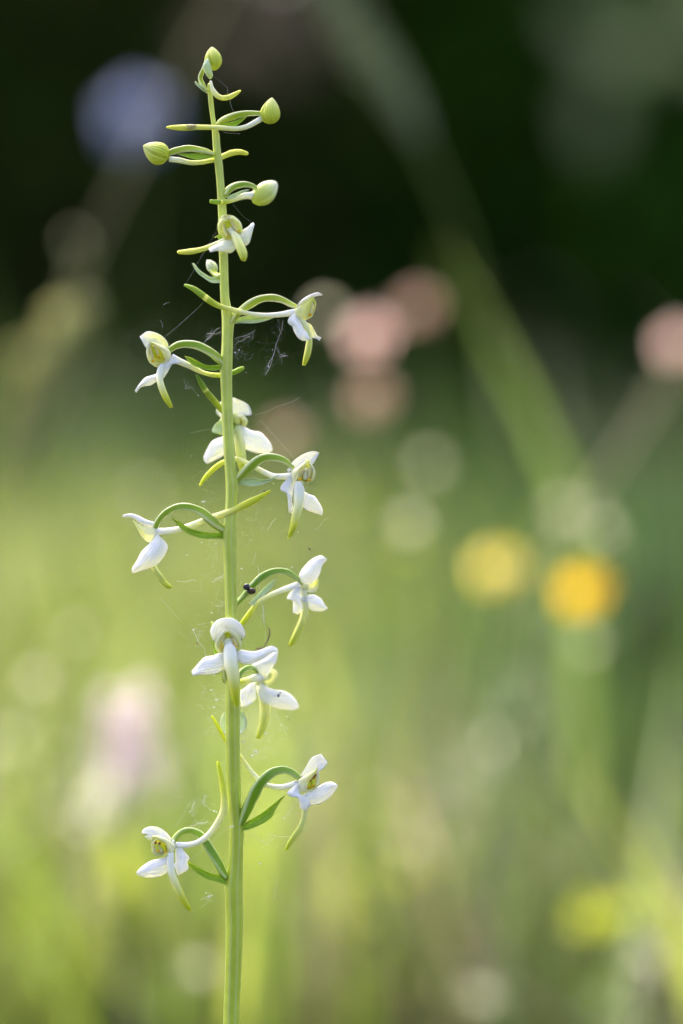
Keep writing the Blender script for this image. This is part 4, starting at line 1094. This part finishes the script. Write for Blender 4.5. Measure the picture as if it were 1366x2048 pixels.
# --- flower on the right, a little behind and turned away
v = VI
fl = blob('flower', v.p(975, 540), 60 / 6.505, 6.5, M['petal'], orchid, (1, 0.9, 0.9))
tube('ovary', v.path([(40, 800), (150, 690), (270, 545), (370, 445), (470, 382), (580, 345), (700, 345), (800, 382), (890, 455), (960, 510)], (0.4, 2.5, 4.5, 6.5), (30, 36, 42, 45, 45, 42, 39, 36, 31, 28)), M['ovary_deep'], fl, ridge=0.17, twist=5, n=36)
blade('bract', v([(240, 760), (290, 705), (385, 605), (500, 500), (605, 432)]), v([(300, 790), (350, 745), (435, 660), (530, 570), (608, 438)]), M['bract_pale'], orchid, d=(1, 3, 4.5, 6), cup=0.9)
tube('spur', v.path([(900, 510), (780, 552), (650, 600), (520, 655), (420, 710), (340, 780), (240, 910), (140, 1045)], (6.5, 4.5, 2.2, 1.2), (42, 38, 35, 32, 32, 33, 38, 30)), M['spur'], fl, n=36)
blade('dorsal_sepal', v([(920, 480), (905, 370), (1000, 240), (1090, 168), (1190, 138), (1258, 180)]), v([(960, 500), (1035, 502), (1125, 450), (1172, 365), (1200, 265), (1260, 195)]), M['sepal'], fl, d=(6, 5.8, 6.4, 7), cup=-1.4)
blade('petal', v([(940, 490), (1040, 505), (1100, 470), (1150, 430)]), v([(985, 610), (1090, 618), (1140, 560), (1155, 440)]), M['petal'], fl, d=(6.6, 7, 7.6), cup=0.9)
blade('lateral_sepal', v([(880, 540), (790, 610), (742, 700), (815, 712), (818, 880)]), v([(950, 570), (910, 660), (930, 720), (942, 830), (885, 905)]), M['sepal'], fl, d=(6.2, 5.8, 5.8, 6.0), cup=-0.8)
blade('lateral_sepal', v([(890, 655), (1000, 655), (1090, 646), (1185, 700), (1235, 780), (1270, 815)]), v([(900, 710), (980, 775), (1060, 852), (1150, 866), (1225, 855), (1268, 828)]), M['sepal'], fl, d=(6.4, 6.6, 7.2, 7.8), cup=-0.8)
blade('lip', v([(920, 560), (930, 730), (925, 860), (895, 980), (830, 1130), (755, 1310)]), v([(990, 560), (1010, 730), (1020, 860), (995, 990), (925, 1140), (812, 1318)]), M['lip_green'], fl, d=(6.8, 7, 7.6, 8), cup=-1.1, thick=0.6)

# --- large white flower facing the lens in front of the stem
v = VJ
fl = cup_mesh('flower', v.p(590, 440), 176 / 6.83, 140 / 6.83, 0, -5.0, 1.8, M['cup'], orchid, back=(0, 2))
tube('ovary', v.path([(560, 980), (545, 900), (550, 780), (575, 650), (590, 520)], (0, -1.0, -2.0, -1.6), (50, 55, 58, 60, 70)), M['ovary'], fl, ridge=0.1, twist=4)
blade('dorsal_sepal', v([(392, 432), (346, 300), (378, 198), (450, 133), (560, 106), (645, 110), (735, 160), (798, 240), (822, 330), (800, 384)]),
      v([(420, 432), (460, 420), (490, 390), (540, 345), (575, 330), (610, 330), (650, 350), (690, 372), (730, 372), (788, 382)]), M['sepal'], fl, d=(-5.4, -5.0, -4.6, -4.6, -5.0, -5.4), cup=-0.9, tilt=2.6, n=34)
blade('petal', v([(533, 210), (605, 250), (685, 310), (745, 372), (774, 460), (762, 540), (700, 562)]), v([(540, 228), (580, 282), (645, 338), (700, 405), (732, 460), (730, 505), (690, 530)]), M['petal'], fl, d=(-7.2, -7.0, -6.6, -6.2, -5.8), cup=-0.5)
blade('petal', v([(560, 262), (492, 308), (438, 390), (405, 470), (420, 545), (470, 582), (530, 580)]), v([(570, 275), (522, 342), (484, 402), (462, 468), (470, 515), (500, 540), (535, 555)]), M['petal'], fl, d=(-6.8, -6.8, -6.4, -6.0, -5.8), cup=-0.5)
blade('column', v([(555, 300), (540, 345), (530, 400)]), v([(615, 300), (640, 345), (655, 400)]), M['column'], fl, d=(-5.2, -4.8, -5.0), cup=-0.8, thick=0.8)
blade('stigma', v([(540, 392), (525, 440), (540, 500)]), v([(650, 392), (672, 440), (665, 500)]), M['stigma'], fl, d=(-5.4, -5.6, -6.2), cup=-0.9, thick=0.7)
for (a_, b_, c_), e_ in ((((535, 345), (508, 420), (490, 490)), (500, 518)), (((640, 345), (672, 420), (700, 470)), (692, 496))):
    tube('anther', v.path([a_, b_, c_], (-6.0, -6.4), (20, 26, 20)), M['anther'], fl, n=12)
    tube('caudicle', v.path([(a_[0] * 0.4 + e_[0] * 0.6 - 14, a_[1] * 0.5 + e_[1] * 0.5), e_], (-6.7, -6.9), (7, 9)), M['pollen'], fl, n=6, seg=8)
    blob('pollinium', v.p(*e_), 15 / 6.83, -7.0, M['pollen'], fl, (0.8, 0.7, 1.2))
blob('anther_speck', v.p(642, 372), 10 / 6.83, -6.6, M['anther_brown'], fl)
blade('lip', v([(565, 448), (528, 510), (524, 620), (536, 760), (572, 910), (612, 1080), (648, 1230), (680, 1318)]), v([(640, 448), (690, 505), (716, 610), (724, 720), (742, 860), (752, 1010), (744, 1160), (738, 1312)]), M['lip'], fl, d=(-6.0, -7.4, -8.6, -9.2, -9.2, -9.0), cup=-1.7, thick=0.7, n=30, ruffle=0.05)
blob('spur_mouth', v.p(612, 458), 26 / 6.83, -6.7, M['stigma'], fl, (1, 0.5, 0.6))
blade('lateral_sepal', v([(680, 540), (780, 543), (870, 560), (960, 560), (1060, 530), (1165, 492), (1235, 505), (1275, 552)]), v([(680, 690), (760, 727), (835, 747), (930, 732), (1030, 692), (1120, 640), (1200, 582), (1268, 566)]), M['sepal'], fl, d=(-5.6, -6.4, -7.0, -7.0, -6.6), cup=-0.8, tilt=-1.2, n=30)
blade('lateral_sepal', v([(560, 580), (470, 586), (390, 620), (270, 643), (200, 708), (132, 788), (84, 838)]), v([(560, 800), (490, 850), (420, 876), (310, 887), (220, 888), (150, 896), (104, 906)]), M['sepal'], fl, d=(-5.6, -6.4, -7.0, -7.2, -7.0), cup=-0.8, tilt=-1.2, n=30)
blade('bract', v([(560, 900), (470, 870), (380, 500), (352, 150)]), v([(600, 880), (560, 800), (440, 420), (390, 160)]), M['bract'], orchid, d=(0, 0.6, 1.2, 2.0), cup=0.5)

# --- white flower behind the stem on the right
v = VK
fl = blob('flower', v.p(775, 450), 80 / 6.83, 10, M['petal'], orchid, (1, 0.9, 0.9))
tube('ovary', v.path([(420, 560), (470, 400), (550, 325), (630, 305), (700, 350), (760, 410)], (1.5, 5, 8, 10), (36, 36, 34, 33, 32, 32)), M['ovary_deep'], fl, ridge=0.1, twist=4)
blade('dorsal_sepal', v([(740, 420), (635, 275), (780, 190), (900, 110), (985, 65)]), v([(850, 430), (920, 310), (972, 230), (992, 150), (996, 84)]), M['sepal'], fl, d=(9.5, 9, 9.5, 10), cup=-1.2)
blade('petal', v([(900, 300), (985, 360), (985, 440), (920, 525), (850, 548)]), v([(850, 360), (900, 385), (905, 440), (865, 485), (820, 500)]), M['petal'], fl, d=(10, 11, 11), cup=0.6)
tube('spur', v.path([(760, 440), (680, 455), (600, 480), (480, 505), (380, 540)], (9.5, 7, 4), (60, 56, 48, 38, 34)), M['spur'], fl)
blade('lateral_sepal', v([(750, 490), (840, 568), (950, 608), (1080, 628), (1185, 690), (1255, 770), (1282, 835)]), v([(715, 640), (760, 755), (860, 825), (985, 866), (1120, 886), (1220, 888), (1278, 858)]), M['sepal'], fl, d=(9.5, 9, 9.6, 10.4), cup=-0.8)
blade('lateral_sepal', v([(690, 510), (600, 540), (540, 590), (470, 635)]), v([(700, 740), (640, 795), (570, 840), (500, 850)]), M['sepal'], fl, d=(9.5, 9, 8.6, 8.4), cup=-0.8)
blade('lip', v([(700, 560), (740, 760), (752, 900), (745, 1050), (715, 1180), (690, 1272)]), v([(850, 560), (885, 760), (892, 900), (860, 1050), (810, 1180), (765, 1280)]), M['lip_green'], fl, d=(10.5, 11, 11.4, 11.6), cup=-1.2, thick=0.6)
blade('bract', v([(370, 870), (250, 930), (200, 1070), (250, 1190), (390, 1270)]), v([(420, 870), (530, 930), (570, 1070), (520, 1190), (400, 1275)]), M['bract_pale'], orchid, d=(5.5, 5, 3.6, 1.0), cup=1.5)

# --- flower low on the right
v = VL
fl = cup_mesh('flower', v.p(955, 400), 84 / 6.209, 128 / 6.209, 0.5, -1.6, 2.6, M['cup'], orchid, back=(-10, 5))
tube('ovary', v.path([(50, 940), (90, 850), (130, 760), (190, 620), (260, 485), (350, 370), (460, 283), (570, 250), (660, 262), (735, 302), (800, 352)], (0, -1.4, -2.0, -1.0, -0.2), (44, 56, 66, 70, 66, 60, 53, 47, 43, 40, 34)), M['ovary_deep'], fl, ridge=0.18, twist=5, n=38)
blade('bract', v([(20, 985), (150, 888), (270, 820), (400, 730), (500, 650), (590, 582), (628, 555)]), v([(40, 1010), (170, 992), (270, 952), (370, 902), (462, 832), (515, 725), (624, 566)]), M['bract'], orchid, d=(0, -2.0, -2.6, -2.4), cup=1.2, tilt=-0.6)
sp = v.path([(770, 415), (690, 440), (600, 460), (520, 462), (430, 447), (350, 412), (270, 345), (190, 255), (120, 160), (62, 80)], (-0.6, 0, 0.8, 1.6, 2.2), (44, 38, 36, 35, 34, 34, 33, 32, 30, 28)) + VK.path([(340, 1400), (255, 1262), (180, 1120), (95, 975)], (2.6, 2.2), (28, 28, 26, 14))
tube('spur', sp, M['spur'], fl, n=44)
blade('dorsal_sepal', v([(775, 370), (815, 310), (880, 210), (940, 108), (1000, 68), (1070, 48)]), v([(830, 420), (880, 380), (960, 310), (1040, 262), (1092, 242), (1155, 155)]), M['sepal'], fl, d=(-0.4, -0.8, -1.2, -1.6), cup=0.8)
blade('petal', v([(765, 390), (855, 322), (950, 262), (1032, 208)]), v([(835, 528), (885, 495), (925, 390), (1022, 262)]), M['petal'], fl, d=(-1.2, -2.4, -2.8, -2.4), cup=-0.9)
blade('petal', v([(1040, 255), (1045, 340), (1030, 410), (985, 470)]), v([(1010, 280), (1010, 350), (1000, 400), (960, 450)]), M['petal'], fl, d=(-1.8, -1.6, -1.4), cup=-0.4)
for a_, c_, e_ in (((1005, 300), (965, 362), (976, 440)), ((960, 350), (920, 400), (920, 458))):
    tube('anther', v.path([a_, ((a_[0] + c_[0]) / 2, (a_[1] + c_[1]) / 2), c_], (-2.4, -2.6), (12, 15, 11)), M['anther_brown'], fl, n=9)
    tube('caudicle', v.path([c_, e_], (-2.4, -2.6), (22, 18)), M['column'], fl, n=6, seg=9)
    blob('pollinium', v.p(*e_), 21 / 6.209, -2.8, M['pollen'], fl, (1, 0.7, 0.8))
blade('lateral_sepal', v([(765, 400), (690, 480), (642, 532), (690, 582), (760, 580), (800, 670), (808, 722), (868, 752)]), v([(815, 450), (810, 540), (865, 572), (922, 618), (938, 690), (915, 712), (900, 738), (880, 752)]), M['sepal'], fl, d=(-1.0, -2.2, -3.0, -3.2), cup=-1.0)
blade('lateral_sepal', v([(840, 560), (930, 508), (1010, 468), (1110, 408), (1200, 392), (1268, 428)]), v([(850, 600), (930, 678), (1020, 678), (1112, 642), (1205, 560), (1276, 452)]), M['sepal'], fl, d=(-1.0, -1.4, -1.6, -1.8), cup=-0.9)
tube('lip', v.path([(860, 560), (868, 660), (868, 740), (850, 870), (802, 980), (735, 1075), (685, 1150), (640, 1228)], (-1.4, -1.8, -2.0, -1.6), (34, 33, 33, 35, 35, 34, 31, 22)), M['lip_green'], fl, n=30, flat=0.55)

# --- lowest flower, on the left
v = VM
fl = cup_mesh('flower', v.p(360, 975), 108 / 5.939, 110 / 5.939, 0, -2.0, 3.0, M['cup'], orchid, back=(10, -3))
tube('ovary', v.path([(1150, 1350), (1100, 1280), (1040, 1165), (970, 1045), (900, 922), (835, 828), (740, 778), (650, 778), (575, 822), (515, 895)], (0, 1.0, 0.6, -0.2), (36, 46, 54, 56, 52, 45, 40, 38, 38, 32)), M['ovary_deep'], fl, ridge=0.18, twist=5, n=38)
blade('bract', v([(1190, 1340), (1080, 1308), (950, 1278), (830, 1218), (740, 1168), (640, 1130)]), v([(1190, 1450), (1060, 1395), (920, 1362), (820, 1302), (740, 1242), (645, 1160)]), M['bract'], orchid, d=(0, -0.6, 0.2, 0.8), cup=1.0)
sp = v.path([(545, 950), (680, 952), (800, 922), (900, 860), (990, 765), (1060, 655), (1110, 535), (1118, 400), (1100, 260), (1078, 120), (1050, 0)], (-0.8, -2.0, -2.4, -2.0, -1.0), (38, 36, 36, 38, 40, 42, 41, 38, 34, 30, 24))
sp += [(435, 1524, -0.8, 2.2)]
tube('spur', sp, M['spur'], fl, n=40)
blade('dorsal_sepal', v([(535, 930), (490, 868), (430, 800), (350, 744), (250, 728), (160, 760), (138, 806)]), v([(500, 960), (420, 920), (340, 885), (270, 865), (235, 850), (200, 818), (145, 812)]), M['sepal'], fl, d=(-0.6, -1.2, -2.0, -2.4), cup=0.8, tilt=-0.8)
blob('sepal_base', v.p(516, 912), 22 / 5.939, -1.6, M['sepal'], fl, (0.9, 0.8, 1.2))
blade('petal', v([(550, 960), (460, 888), (360, 848), (255, 838)]), v([(485, 1075), (445, 1000), (400, 925), (262, 868)]), M['petal'], fl, d=(-1.6, -2.6, -3.2, -3.0), cup=-0.9)
blade('petal', v([(172, 845), (215, 835), (262, 870), (255, 960), (300, 1050), (380, 1092)]), v([(180, 856), (215, 890), (255, 905), (275, 970), (320, 1035), (390, 1065)]), M['petal'], fl, d=(-2.8, -2.6, -2.4, -2.2), cup=-0.4)
blade('column', v([(310, 930), (300, 980), (315, 1040)]), v([(370, 930), (385, 980), (400, 1040)]), M['stigma'], fl, d=(-1.4, -1.4, -1.8), cup=-0.8, thick=0.7)
for a_, e_ in (((303, 925), (338, 1022)), ((352, 932), (422, 1028))):
    blob('anther', v.p(*a_), 20 / 5.939, -3.0, M['anther_brown'], fl, (0.8, 0.6, 1.0))
    tube('caudicle', v.path([(a_[0] + 8, a_[1] + 18), ((a_[0] + e_[0]) / 2 + 8, 985), e_], (-2.8, -3.0), (16, 17, 13)), M['column'], fl, n=7, seg=9)
    blob('pollinium', v.p(*e_), 19 / 5.939, -3.2, M['pollen'], fl, (1, 0.7, 1))
blade('lateral_sepal', v([(480, 1070), (350, 1110), (250, 1135), (160, 1190), (95, 1248), (74, 1284)]), v([(480, 1250), (390, 1312), (300, 1338), (220, 1343), (135, 1325), (80, 1298)]), M['sepal'], fl, d=(-1.8, -2.2, -2.6, -2.8), cup=-0.9)
blade('lateral_sepal', v([(545, 970), (538, 1060), (540, 1150), (523, 1190), (545, 1250), (563, 1312)]), v([(612, 975), (660, 1040), (708, 1105), (685, 1150), (688, 1240), (582, 1310)]), M['sepal'], fl, d=(-0.8, -1.6, -2.0, -2.2), cup=-0.9)
blade('lip', v([(450, 1040), (438, 1180), (453, 1300), (508, 1450), (570, 1572), (640, 1670), (698, 1738)]), v([(522, 1040), (522, 1180), (542, 1290), (592, 1420), (642, 1540), (692, 1650), (738, 1728)]), M['lip'], fl, d=(-2.4, -3.2, -3.8, -4.0, -3.8), cup=-1.2, thick=0.6, n=28)

# ------------------------------------------------------------------ spider silk and small creatures on the orchid
def strands(lines):
    V, F = [], []
    for pts, r in lines:
        q = catmull(pts, max(6, int(len(pts) * 5)))
        P3 = [wpt(a, b, c * 1e-3) for a, b, c in q]
        v, f, _ = tube_geo(P3, [r * 0.6e-3] * len(P3), 4, round_end=False)
        o = len(V); V += v; F += [tuple(x + o for x in ff) for ff in f]
    return V, F

def web(label, lines, specks):
    V, F = strands(lines)
    root = mesh_obj('spider_web', V, F, M['silk'])
    tag(root, label, 'spider web')
    VV, FF = [], []
    for x, y, d, r in specks:
        c = wpt(x, y, d * 1e-3)
        o = len(VV)
        for i in range(5):
            for j in range(6):
                ph, th = math.pi * i / 4, 2 * math.pi * j / 6
                qv = Vector((math.sin(ph) * math.cos(th), math.sin(ph) * math.sin(th), math.cos(ph) * 0.7))
                VV.append(c + qv * r * 1e-3 * (1 + 0.5 * noise.noise(qv * 4 + c * 5000)))
        for i in range(4):
            for j in range(6):
                FF.append((o + i * 6 + j, o + i * 6 + (j + 1) % 6, o + (i + 1) * 6 + (j + 1) % 6, o + (i + 1) * 6 + j))
    if VV:
        p = mesh_obj('silk_fluff', VV, FF, M['silk'], root)
        p['kind'] = 'stuff'
    return root

def wander(x0, y0, x1, y1, d0, d1, n=5, amp=5):
    return [(x0 + (x1 - x0) * t + random.uniform(-amp, amp) * (0 < t < 1), y0 + (y1 - y0) * t + random.uniform(-amp, amp) * (0 < t < 1), d0 + (d1 - d0) * t) for t in np.linspace(0, 1, n)]

def tangle(cx, cy, rx, ry, d, n, r0=0.018, r1=0.035, length=40):
    out = []
    for _ in range(n):
        a = random.uniform(0, 2 * math.pi); k = random.random() ** 0.5
        x, y = cx + math.cos(a) * rx * k, cy + math.sin(a) * ry * k
        b = random.uniform(0, 2 * math.pi); l = random.uniform(0.3, 1) * length
        dd = d + random.uniform(-2, 3)
        out.append((wander(x, y, x + math.cos(b) * l, y + math.sin(b) * l, dd, dd + random.uniform(-1.5, 1.5), 8, l * 0.13), random.uniform(r0, r1) * 0.62))
    return out

def fuzz(spots, n=22):
    out = []
    for cx, cy, rx, ry, d in spots:
        for _ in range(n):
            x, y = cx + random.gauss(0, rx * 0.5), cy + random.gauss(0, ry * 0.5)
            b = random.uniform(0, 2 * math.pi); l = random.uniform(4, 13)
            out.append((wander(x, y, x + math.cos(b) * l, y + math.sin(b) * l, d + random.uniform(-0.8, 0.8), d + random.uniform(-0.8, 0.8), 4, 2.2), random.uniform(0.008, 0.020)))
    return out

# upper web: between the stem and the side flower on the right, and to the left-hand flower
lines = []
lines += [(wander(536, 735, 552, 690, 0, 1, 5, 2), 0.07), (wander(552, 690, 566, 640, 1, 1, 4, 3), 0.05), (wander(530, 750, 546, 715, 0, 0, 4, 2), 0.06),
          (wander(470, 690, 500, 672, 0, 1, 5, 3), 0.05), (wander(468, 678, 512, 660, 0, 1, 5, 3), 0.04), (wander(415, 680, 440, 655, -1, 0, 4, 3), 0.05), (wander(412, 668, 442, 664, -1, 0, 4, 3), 0.06), (wander(405, 690, 424, 668, -1, 0, 4, 2), 0.05),
          (wander(560, 708, 576, 712, 0, 0, 5, 3), 0.05), (wander(326, 610, 340, 605, 0, 0, 4, 3), 0.04), (wander(320, 640, 324, 655, 0, 0, 4, 3), 0.05), (wander(370, 778, 384, 772, -1, -1, 4, 3), 0.05), (wander(368, 755, 371, 778, -1, -1, 4, 2), 0.035), (wander(384, 775, 399, 792, -1, -1, 4, 2), 0.035),
          (wander(300, 700, 420, 590, 1, 1, 5, 3), 0.02), (wander(367, 575, 434, 460, 0, 0, 4, 1), 0.018), (wander(466, 408, 486, 433, 0, 0, 3, 1), 0.02), (wander(486, 433, 507, 447, 0, 0, 3, 1), 0.02), (wander(427, 152, 455, 175, 0, 0, 4, 2), 0.025), (wander(455, 175, 460, 205, 0, 0, 4, 2), 0.03), (wander(460, 205, 470, 226, 0, 0, 4, 2), 0.035), (wander(448, 264, 480, 268, 0, 0, 4, 2), 0.03),
          (wander(632, 592, 638, 640, 0, 0, 4, 1), 0.02), (wander(275, 235, 315, 292, 0, 1, 4, 1), 0.015)]
lines += tangle(540, 680, 46, 60, 1, 24, 0.007, 0.014, 40) + tangle(490, 695, 24, 30, 1, 22, 0.012, 0.03, 18)
lines += fuzz([(537, 726, 8, 22, 0), (553, 690, 8, 24, 0), (478, 702, 12, 10, 0), (500, 672, 16, 8, 0), (425, 668, 16, 9, -1), (566, 712, 10, 5, 0), (378, 775, 8, 4, -1), (560, 655, 10, 16, 1)], 12)
lines = [(l_, r_ * 0.72) for l_, r_ in lines]
web('torn spider silk between the stem and the topmost side flowers', lines, [(537, 733, 0, 0.16), (545, 700, 0, 0.12), (478, 700, 0, 0.2), (470, 705, 0, 0.24), (492, 745, 1, 0.12), (396, 791, -1, 0.16), (569, 711, 0, 0.12)])
# lower web: all round the stem from the back flower down to the lowest ones
lines = []
lines += [(wander(515, 1132, 518, 1160, -2, -2, 4, 2), 0.07), (wander(518, 1160, 524, 1210, -2, -3, 5, 2), 0.035), (wander(524, 1210, 529, 1246, -3, -4, 5, 2), 0.10), (wander(529, 1246, 533, 1290, -4, -5, 4, 2), 0.03),
          (wander(386, 1258, 396, 1282, -4, -4, 4, 2), 0.09), (wander(396, 1282, 410, 1300, -4, -5, 4, 2), 0.06), (wander(410, 1300, 412, 1316, -5, -6, 4, 1), 0.05), (wander(396, 1250, 425, 1243, -4, -4, 4, 2), 0.03),
          (wander(352, 1162, 392, 1162, 0, 0, 5, 3), 0.05), (wander(430, 1160, 450, 1148, 0, 0, 4, 3), 0.05), (wander(424, 1165, 448, 1155, 0, 0, 4, 3), 0.05), (wander(320, 1195, 360, 1240, 0, 0, 5, 2), 0.03),
          (wander(380, 866, 430, 857, 1, 0, 4, 1), 0.02), (wander(510, 830, 600, 795, 2, 3, 5, 2), 0.02), (wander(520, 840, 600, 930, 2, 0, 5, 2), 0.02), (wander(556, 960, 563, 952, -1, -1, 3, 1), 0.05), (wander(535, 1060, 552, 1038, 0, 0, 4, 2), 0.05), (wander(505, 1130, 512, 1105, 0, 0, 4, 2), 0.035), (wander(630, 1060, 655, 1035, 0, 0, 4, 2), 0.03),
          (wander(405, 1608, 412, 1590, -1, -1, 4, 2), 0.08), (wander(406, 1608, 430, 1624, -1, -1, 4, 2), 0.04), (wander(378, 1625, 390, 1603, -1, -1, 4, 2), 0.06), (wander(380, 1652, 416, 1642, -1, -1, 5, 2), 0.07), (wander(350, 1655, 385, 1600, -1, 0, 5, 2), 0.03),
          (wander(375, 1725, 455, 1650, -1, -1, 4, 1), 0.02), (wander(382, 1722, 458, 1655, -1, -1, 4, 1), 0.02), (wander(535, 1668, 585, 1675, 0, 0, 5, 3), 0.05), (wander(500, 1668, 540, 1690, 0, 0, 5, 3), 0.04), (wander(520, 1700, 550, 1670, 0, 0, 5, 3), 0.03), (wander(400, 1800, 425, 1790, 0, 0, 4, 2), 0.05), (wander(400, 1816, 420, 1800, 0, 0, 4, 2), 0.03), (wander(558, 1640, 600, 1600, 0, 0, 4, 2), 0.03), (wander(548, 1800, 555, 1760, 1, 1, 4, 2), 0.03), (wander(568, 1640, 590, 1612, 0, 0, 4, 1), 0.025), (wander(548, 1418, 572, 1470, 3, 3, 5, 2), 0.03)]
lines += tangle(430, 1400, 26, 55, 1, 26, 0.02, 0.05, 26) + tangle(430, 1180, 55, 60, 0, 22, 0.014, 0.03, 34) + tangle(400, 1275, 28, 35, -4, 16, 0.014, 0.03, 24)
lines += tangle(510, 1490, 34, 34, 2, 20, 0.016, 0.035, 26) + tangle(545, 1660, 50, 45, 0, 22, 0.014, 0.028, 36) + tangle(420, 1040, 60, 60, 2, 14, 0.014, 0.024, 40) + tangle(560, 1000, 60, 70, 2, 14, 0.014, 0.024, 40) + tangle(490, 1190, 22, 34, 0, 18, 0.016, 0.032, 24)
lines += tangle(400, 1620, 40, 45, -1, 14, 0.014, 0.026, 34)
sp = [(408, 1003, 0, 0.30), (404, 1004, 0, 0.2), (547, 967, -1, 0.2), (430, 1260, -4, 0.15), (423, 1226, -4, 0.2), (387, 1260, -4, 0.28), (483, 1137, 0, 0.25), (432, 1088, 1, 0.25), (403, 1085, 1, 0.18), (374, 1110, 1, 0.18), (512, 1504, 3, 0.45), (505, 1512, 3, 0.35), (532, 1467, 1, 0.3), (563, 1450, 2, 0.22), (574, 1433, 2, 0.18), (428, 1415, 0, 0.28), (422, 1380, 1, 0.3), (433, 1400, 1, 0.35), (428, 1350, 1, 0.25), (487, 1483, 1, 0.35), (464, 1653, -2, 0.3), (461, 1655, -2, 0.2), (428, 1622, -1, 0.3), (433, 1624, -1, 0.2), (568, 1636, 0, 0.2), (520, 1727, 0, 0.25), (412, 1786, 0, 0.22), (418, 1793, 0, 0.3), (583, 1134, 4, 0.18), (585, 1135, 4, 0.12), (596, 1064, 0, 0.14)]
lines += fuzz([(428, 1400, 18, 44, 1), (395, 1268, 12, 20, -4), (526, 1235, 5, 16, -4), (510, 1503, 16, 14, 3), (484, 1188, 16, 24, -0.5), (440, 1156, 22, 8, 0), (405, 1603, 8, 12, -1), (400, 1645, 20, 5, -1), (545, 1678, 30, 14, 0), (415, 1795, 12, 6, 0), (440, 1215, 20, 16, -2), (385, 1625, 8, 16, -1), (570, 1450, 8, 30, 3), (430, 1110, 30, 30, 1), (500, 1060, 24, 30, 1), (410, 960, 24, 30, 1), (480, 1290, 30, 20, 2), (495, 1600, 14, 30, 1), (520, 870, 26, 30, 3)])
web('fine spider silk with white fluff strung round the lower half of the orchid', lines, sp)

def creature(name, label, cat, head, body, legs, mat_body, mat_head, d, wings=None):
    b = blob(name, body[0], body[1], d, mat_body, None, body[2])
    tag(b, label, cat)
    blob('head', head[0], head[1], d - 0.3, mat_head, b, (1, 1, 1))
    for l in legs:
        V, F = strands([([(x, y, d - 0.2) for x, y in l], 0.03)])
        mesh_obj('leg', V, F, mat_body, b)
    for w in (wings or []):
        blade('wing', w[0], w[1], M['silk'], b, d=(d, d), cup=0.1, thick=0.05, n=8, m=5, ruffle=0.02)
    return b
creature('dead_fly', 'black dead fly caught in silk beside the orchid stem', 'fly', ((493.0, 1174), 7.0), ((503, 1182.5), 7.2, (1.25, 1, 0.9)),
         [[(500, 1184), (497, 1190), (499, 1194)], [(504, 1185), (503, 1192), (507, 1196)], [(497, 1180), (491, 1186), (489, 1191)]], M['fly_brown'], M['fly'], -1.8)
creature('gnat', 'tiny dark gnat hanging in silk above the white flower on the right', 'fly', ((617, 1096), 1.3), ((619.5, 1098), 2.4, (1.1, 1, 0.8)),
         [[(619, 1100), (620, 1107), (620, 1115)], [(618, 1100), (611, 1108), (616, 1121)], [(621, 1099), (625, 1104), (626, 1108)]], M['fly_brown'], M['fly'], 4.5)
creature('midge', 'small blue grey midge sitting on a white sepal of the back flower', 'fly', ((560.5, 1386), 1.7), ((557, 1391), 2.8, (0.9, 0.8, 1.35)),
         [[(556, 1391), (549, 1392), (545, 1393)], [(559, 1391), (566, 1391), (572, 1391)], [(561, 1385), (568, 1379), (576, 1372)], [(560, 1384), (561, 1378), (562, 1372)]], M['midge'], M['midge'], 8.0)
blob_o = blob('aphid', (528.5, 982.5), 1.7, -3.3, M['fly'], None, (1.2, 0.8, 0.9)); tag(blob_o, 'black aphid on the spur tip crossing the stem', 'aphid')
blob_o = blob('mite', (577.5, 1439), 1.3, 1.0, M['fly'], None, (1.2, 0.8, 0.9)); tag(blob_o, 'black speck of a mite hanging in silk under the back flower', 'mite')
blob_o = blob('seed_speck', (482, 1279), 2.6, -2.0, M['midge'], None, (1, 0.9, 0.9)); tag(blob_o, 'dark grey speck stuck beside the hood of the front flower', 'speck')
blob_o = blob('seed_speck', (394.5, 1286.5), 2.2, 0.0, M['dry'], None, (0.9, 0.9, 1.2)); tag(blob_o, 'brown speck hanging in silk left of the front flower', 'speck')
o = tube('dried_anther', VJ.path([(966, 545), (978, 525), (1015, 525), (1060, 515), (1110, 450), (1148, 360), (1158, 275), (1136, 250)], (-7.4, -7.0, -6.0), (9, 10, 11, 9, 8, 10, 9, 7)), M['dry'], None, n=26, seg=8)
tag(o, 'curled dry brown scrap resting on the front flower sepal', 'plant scrap')
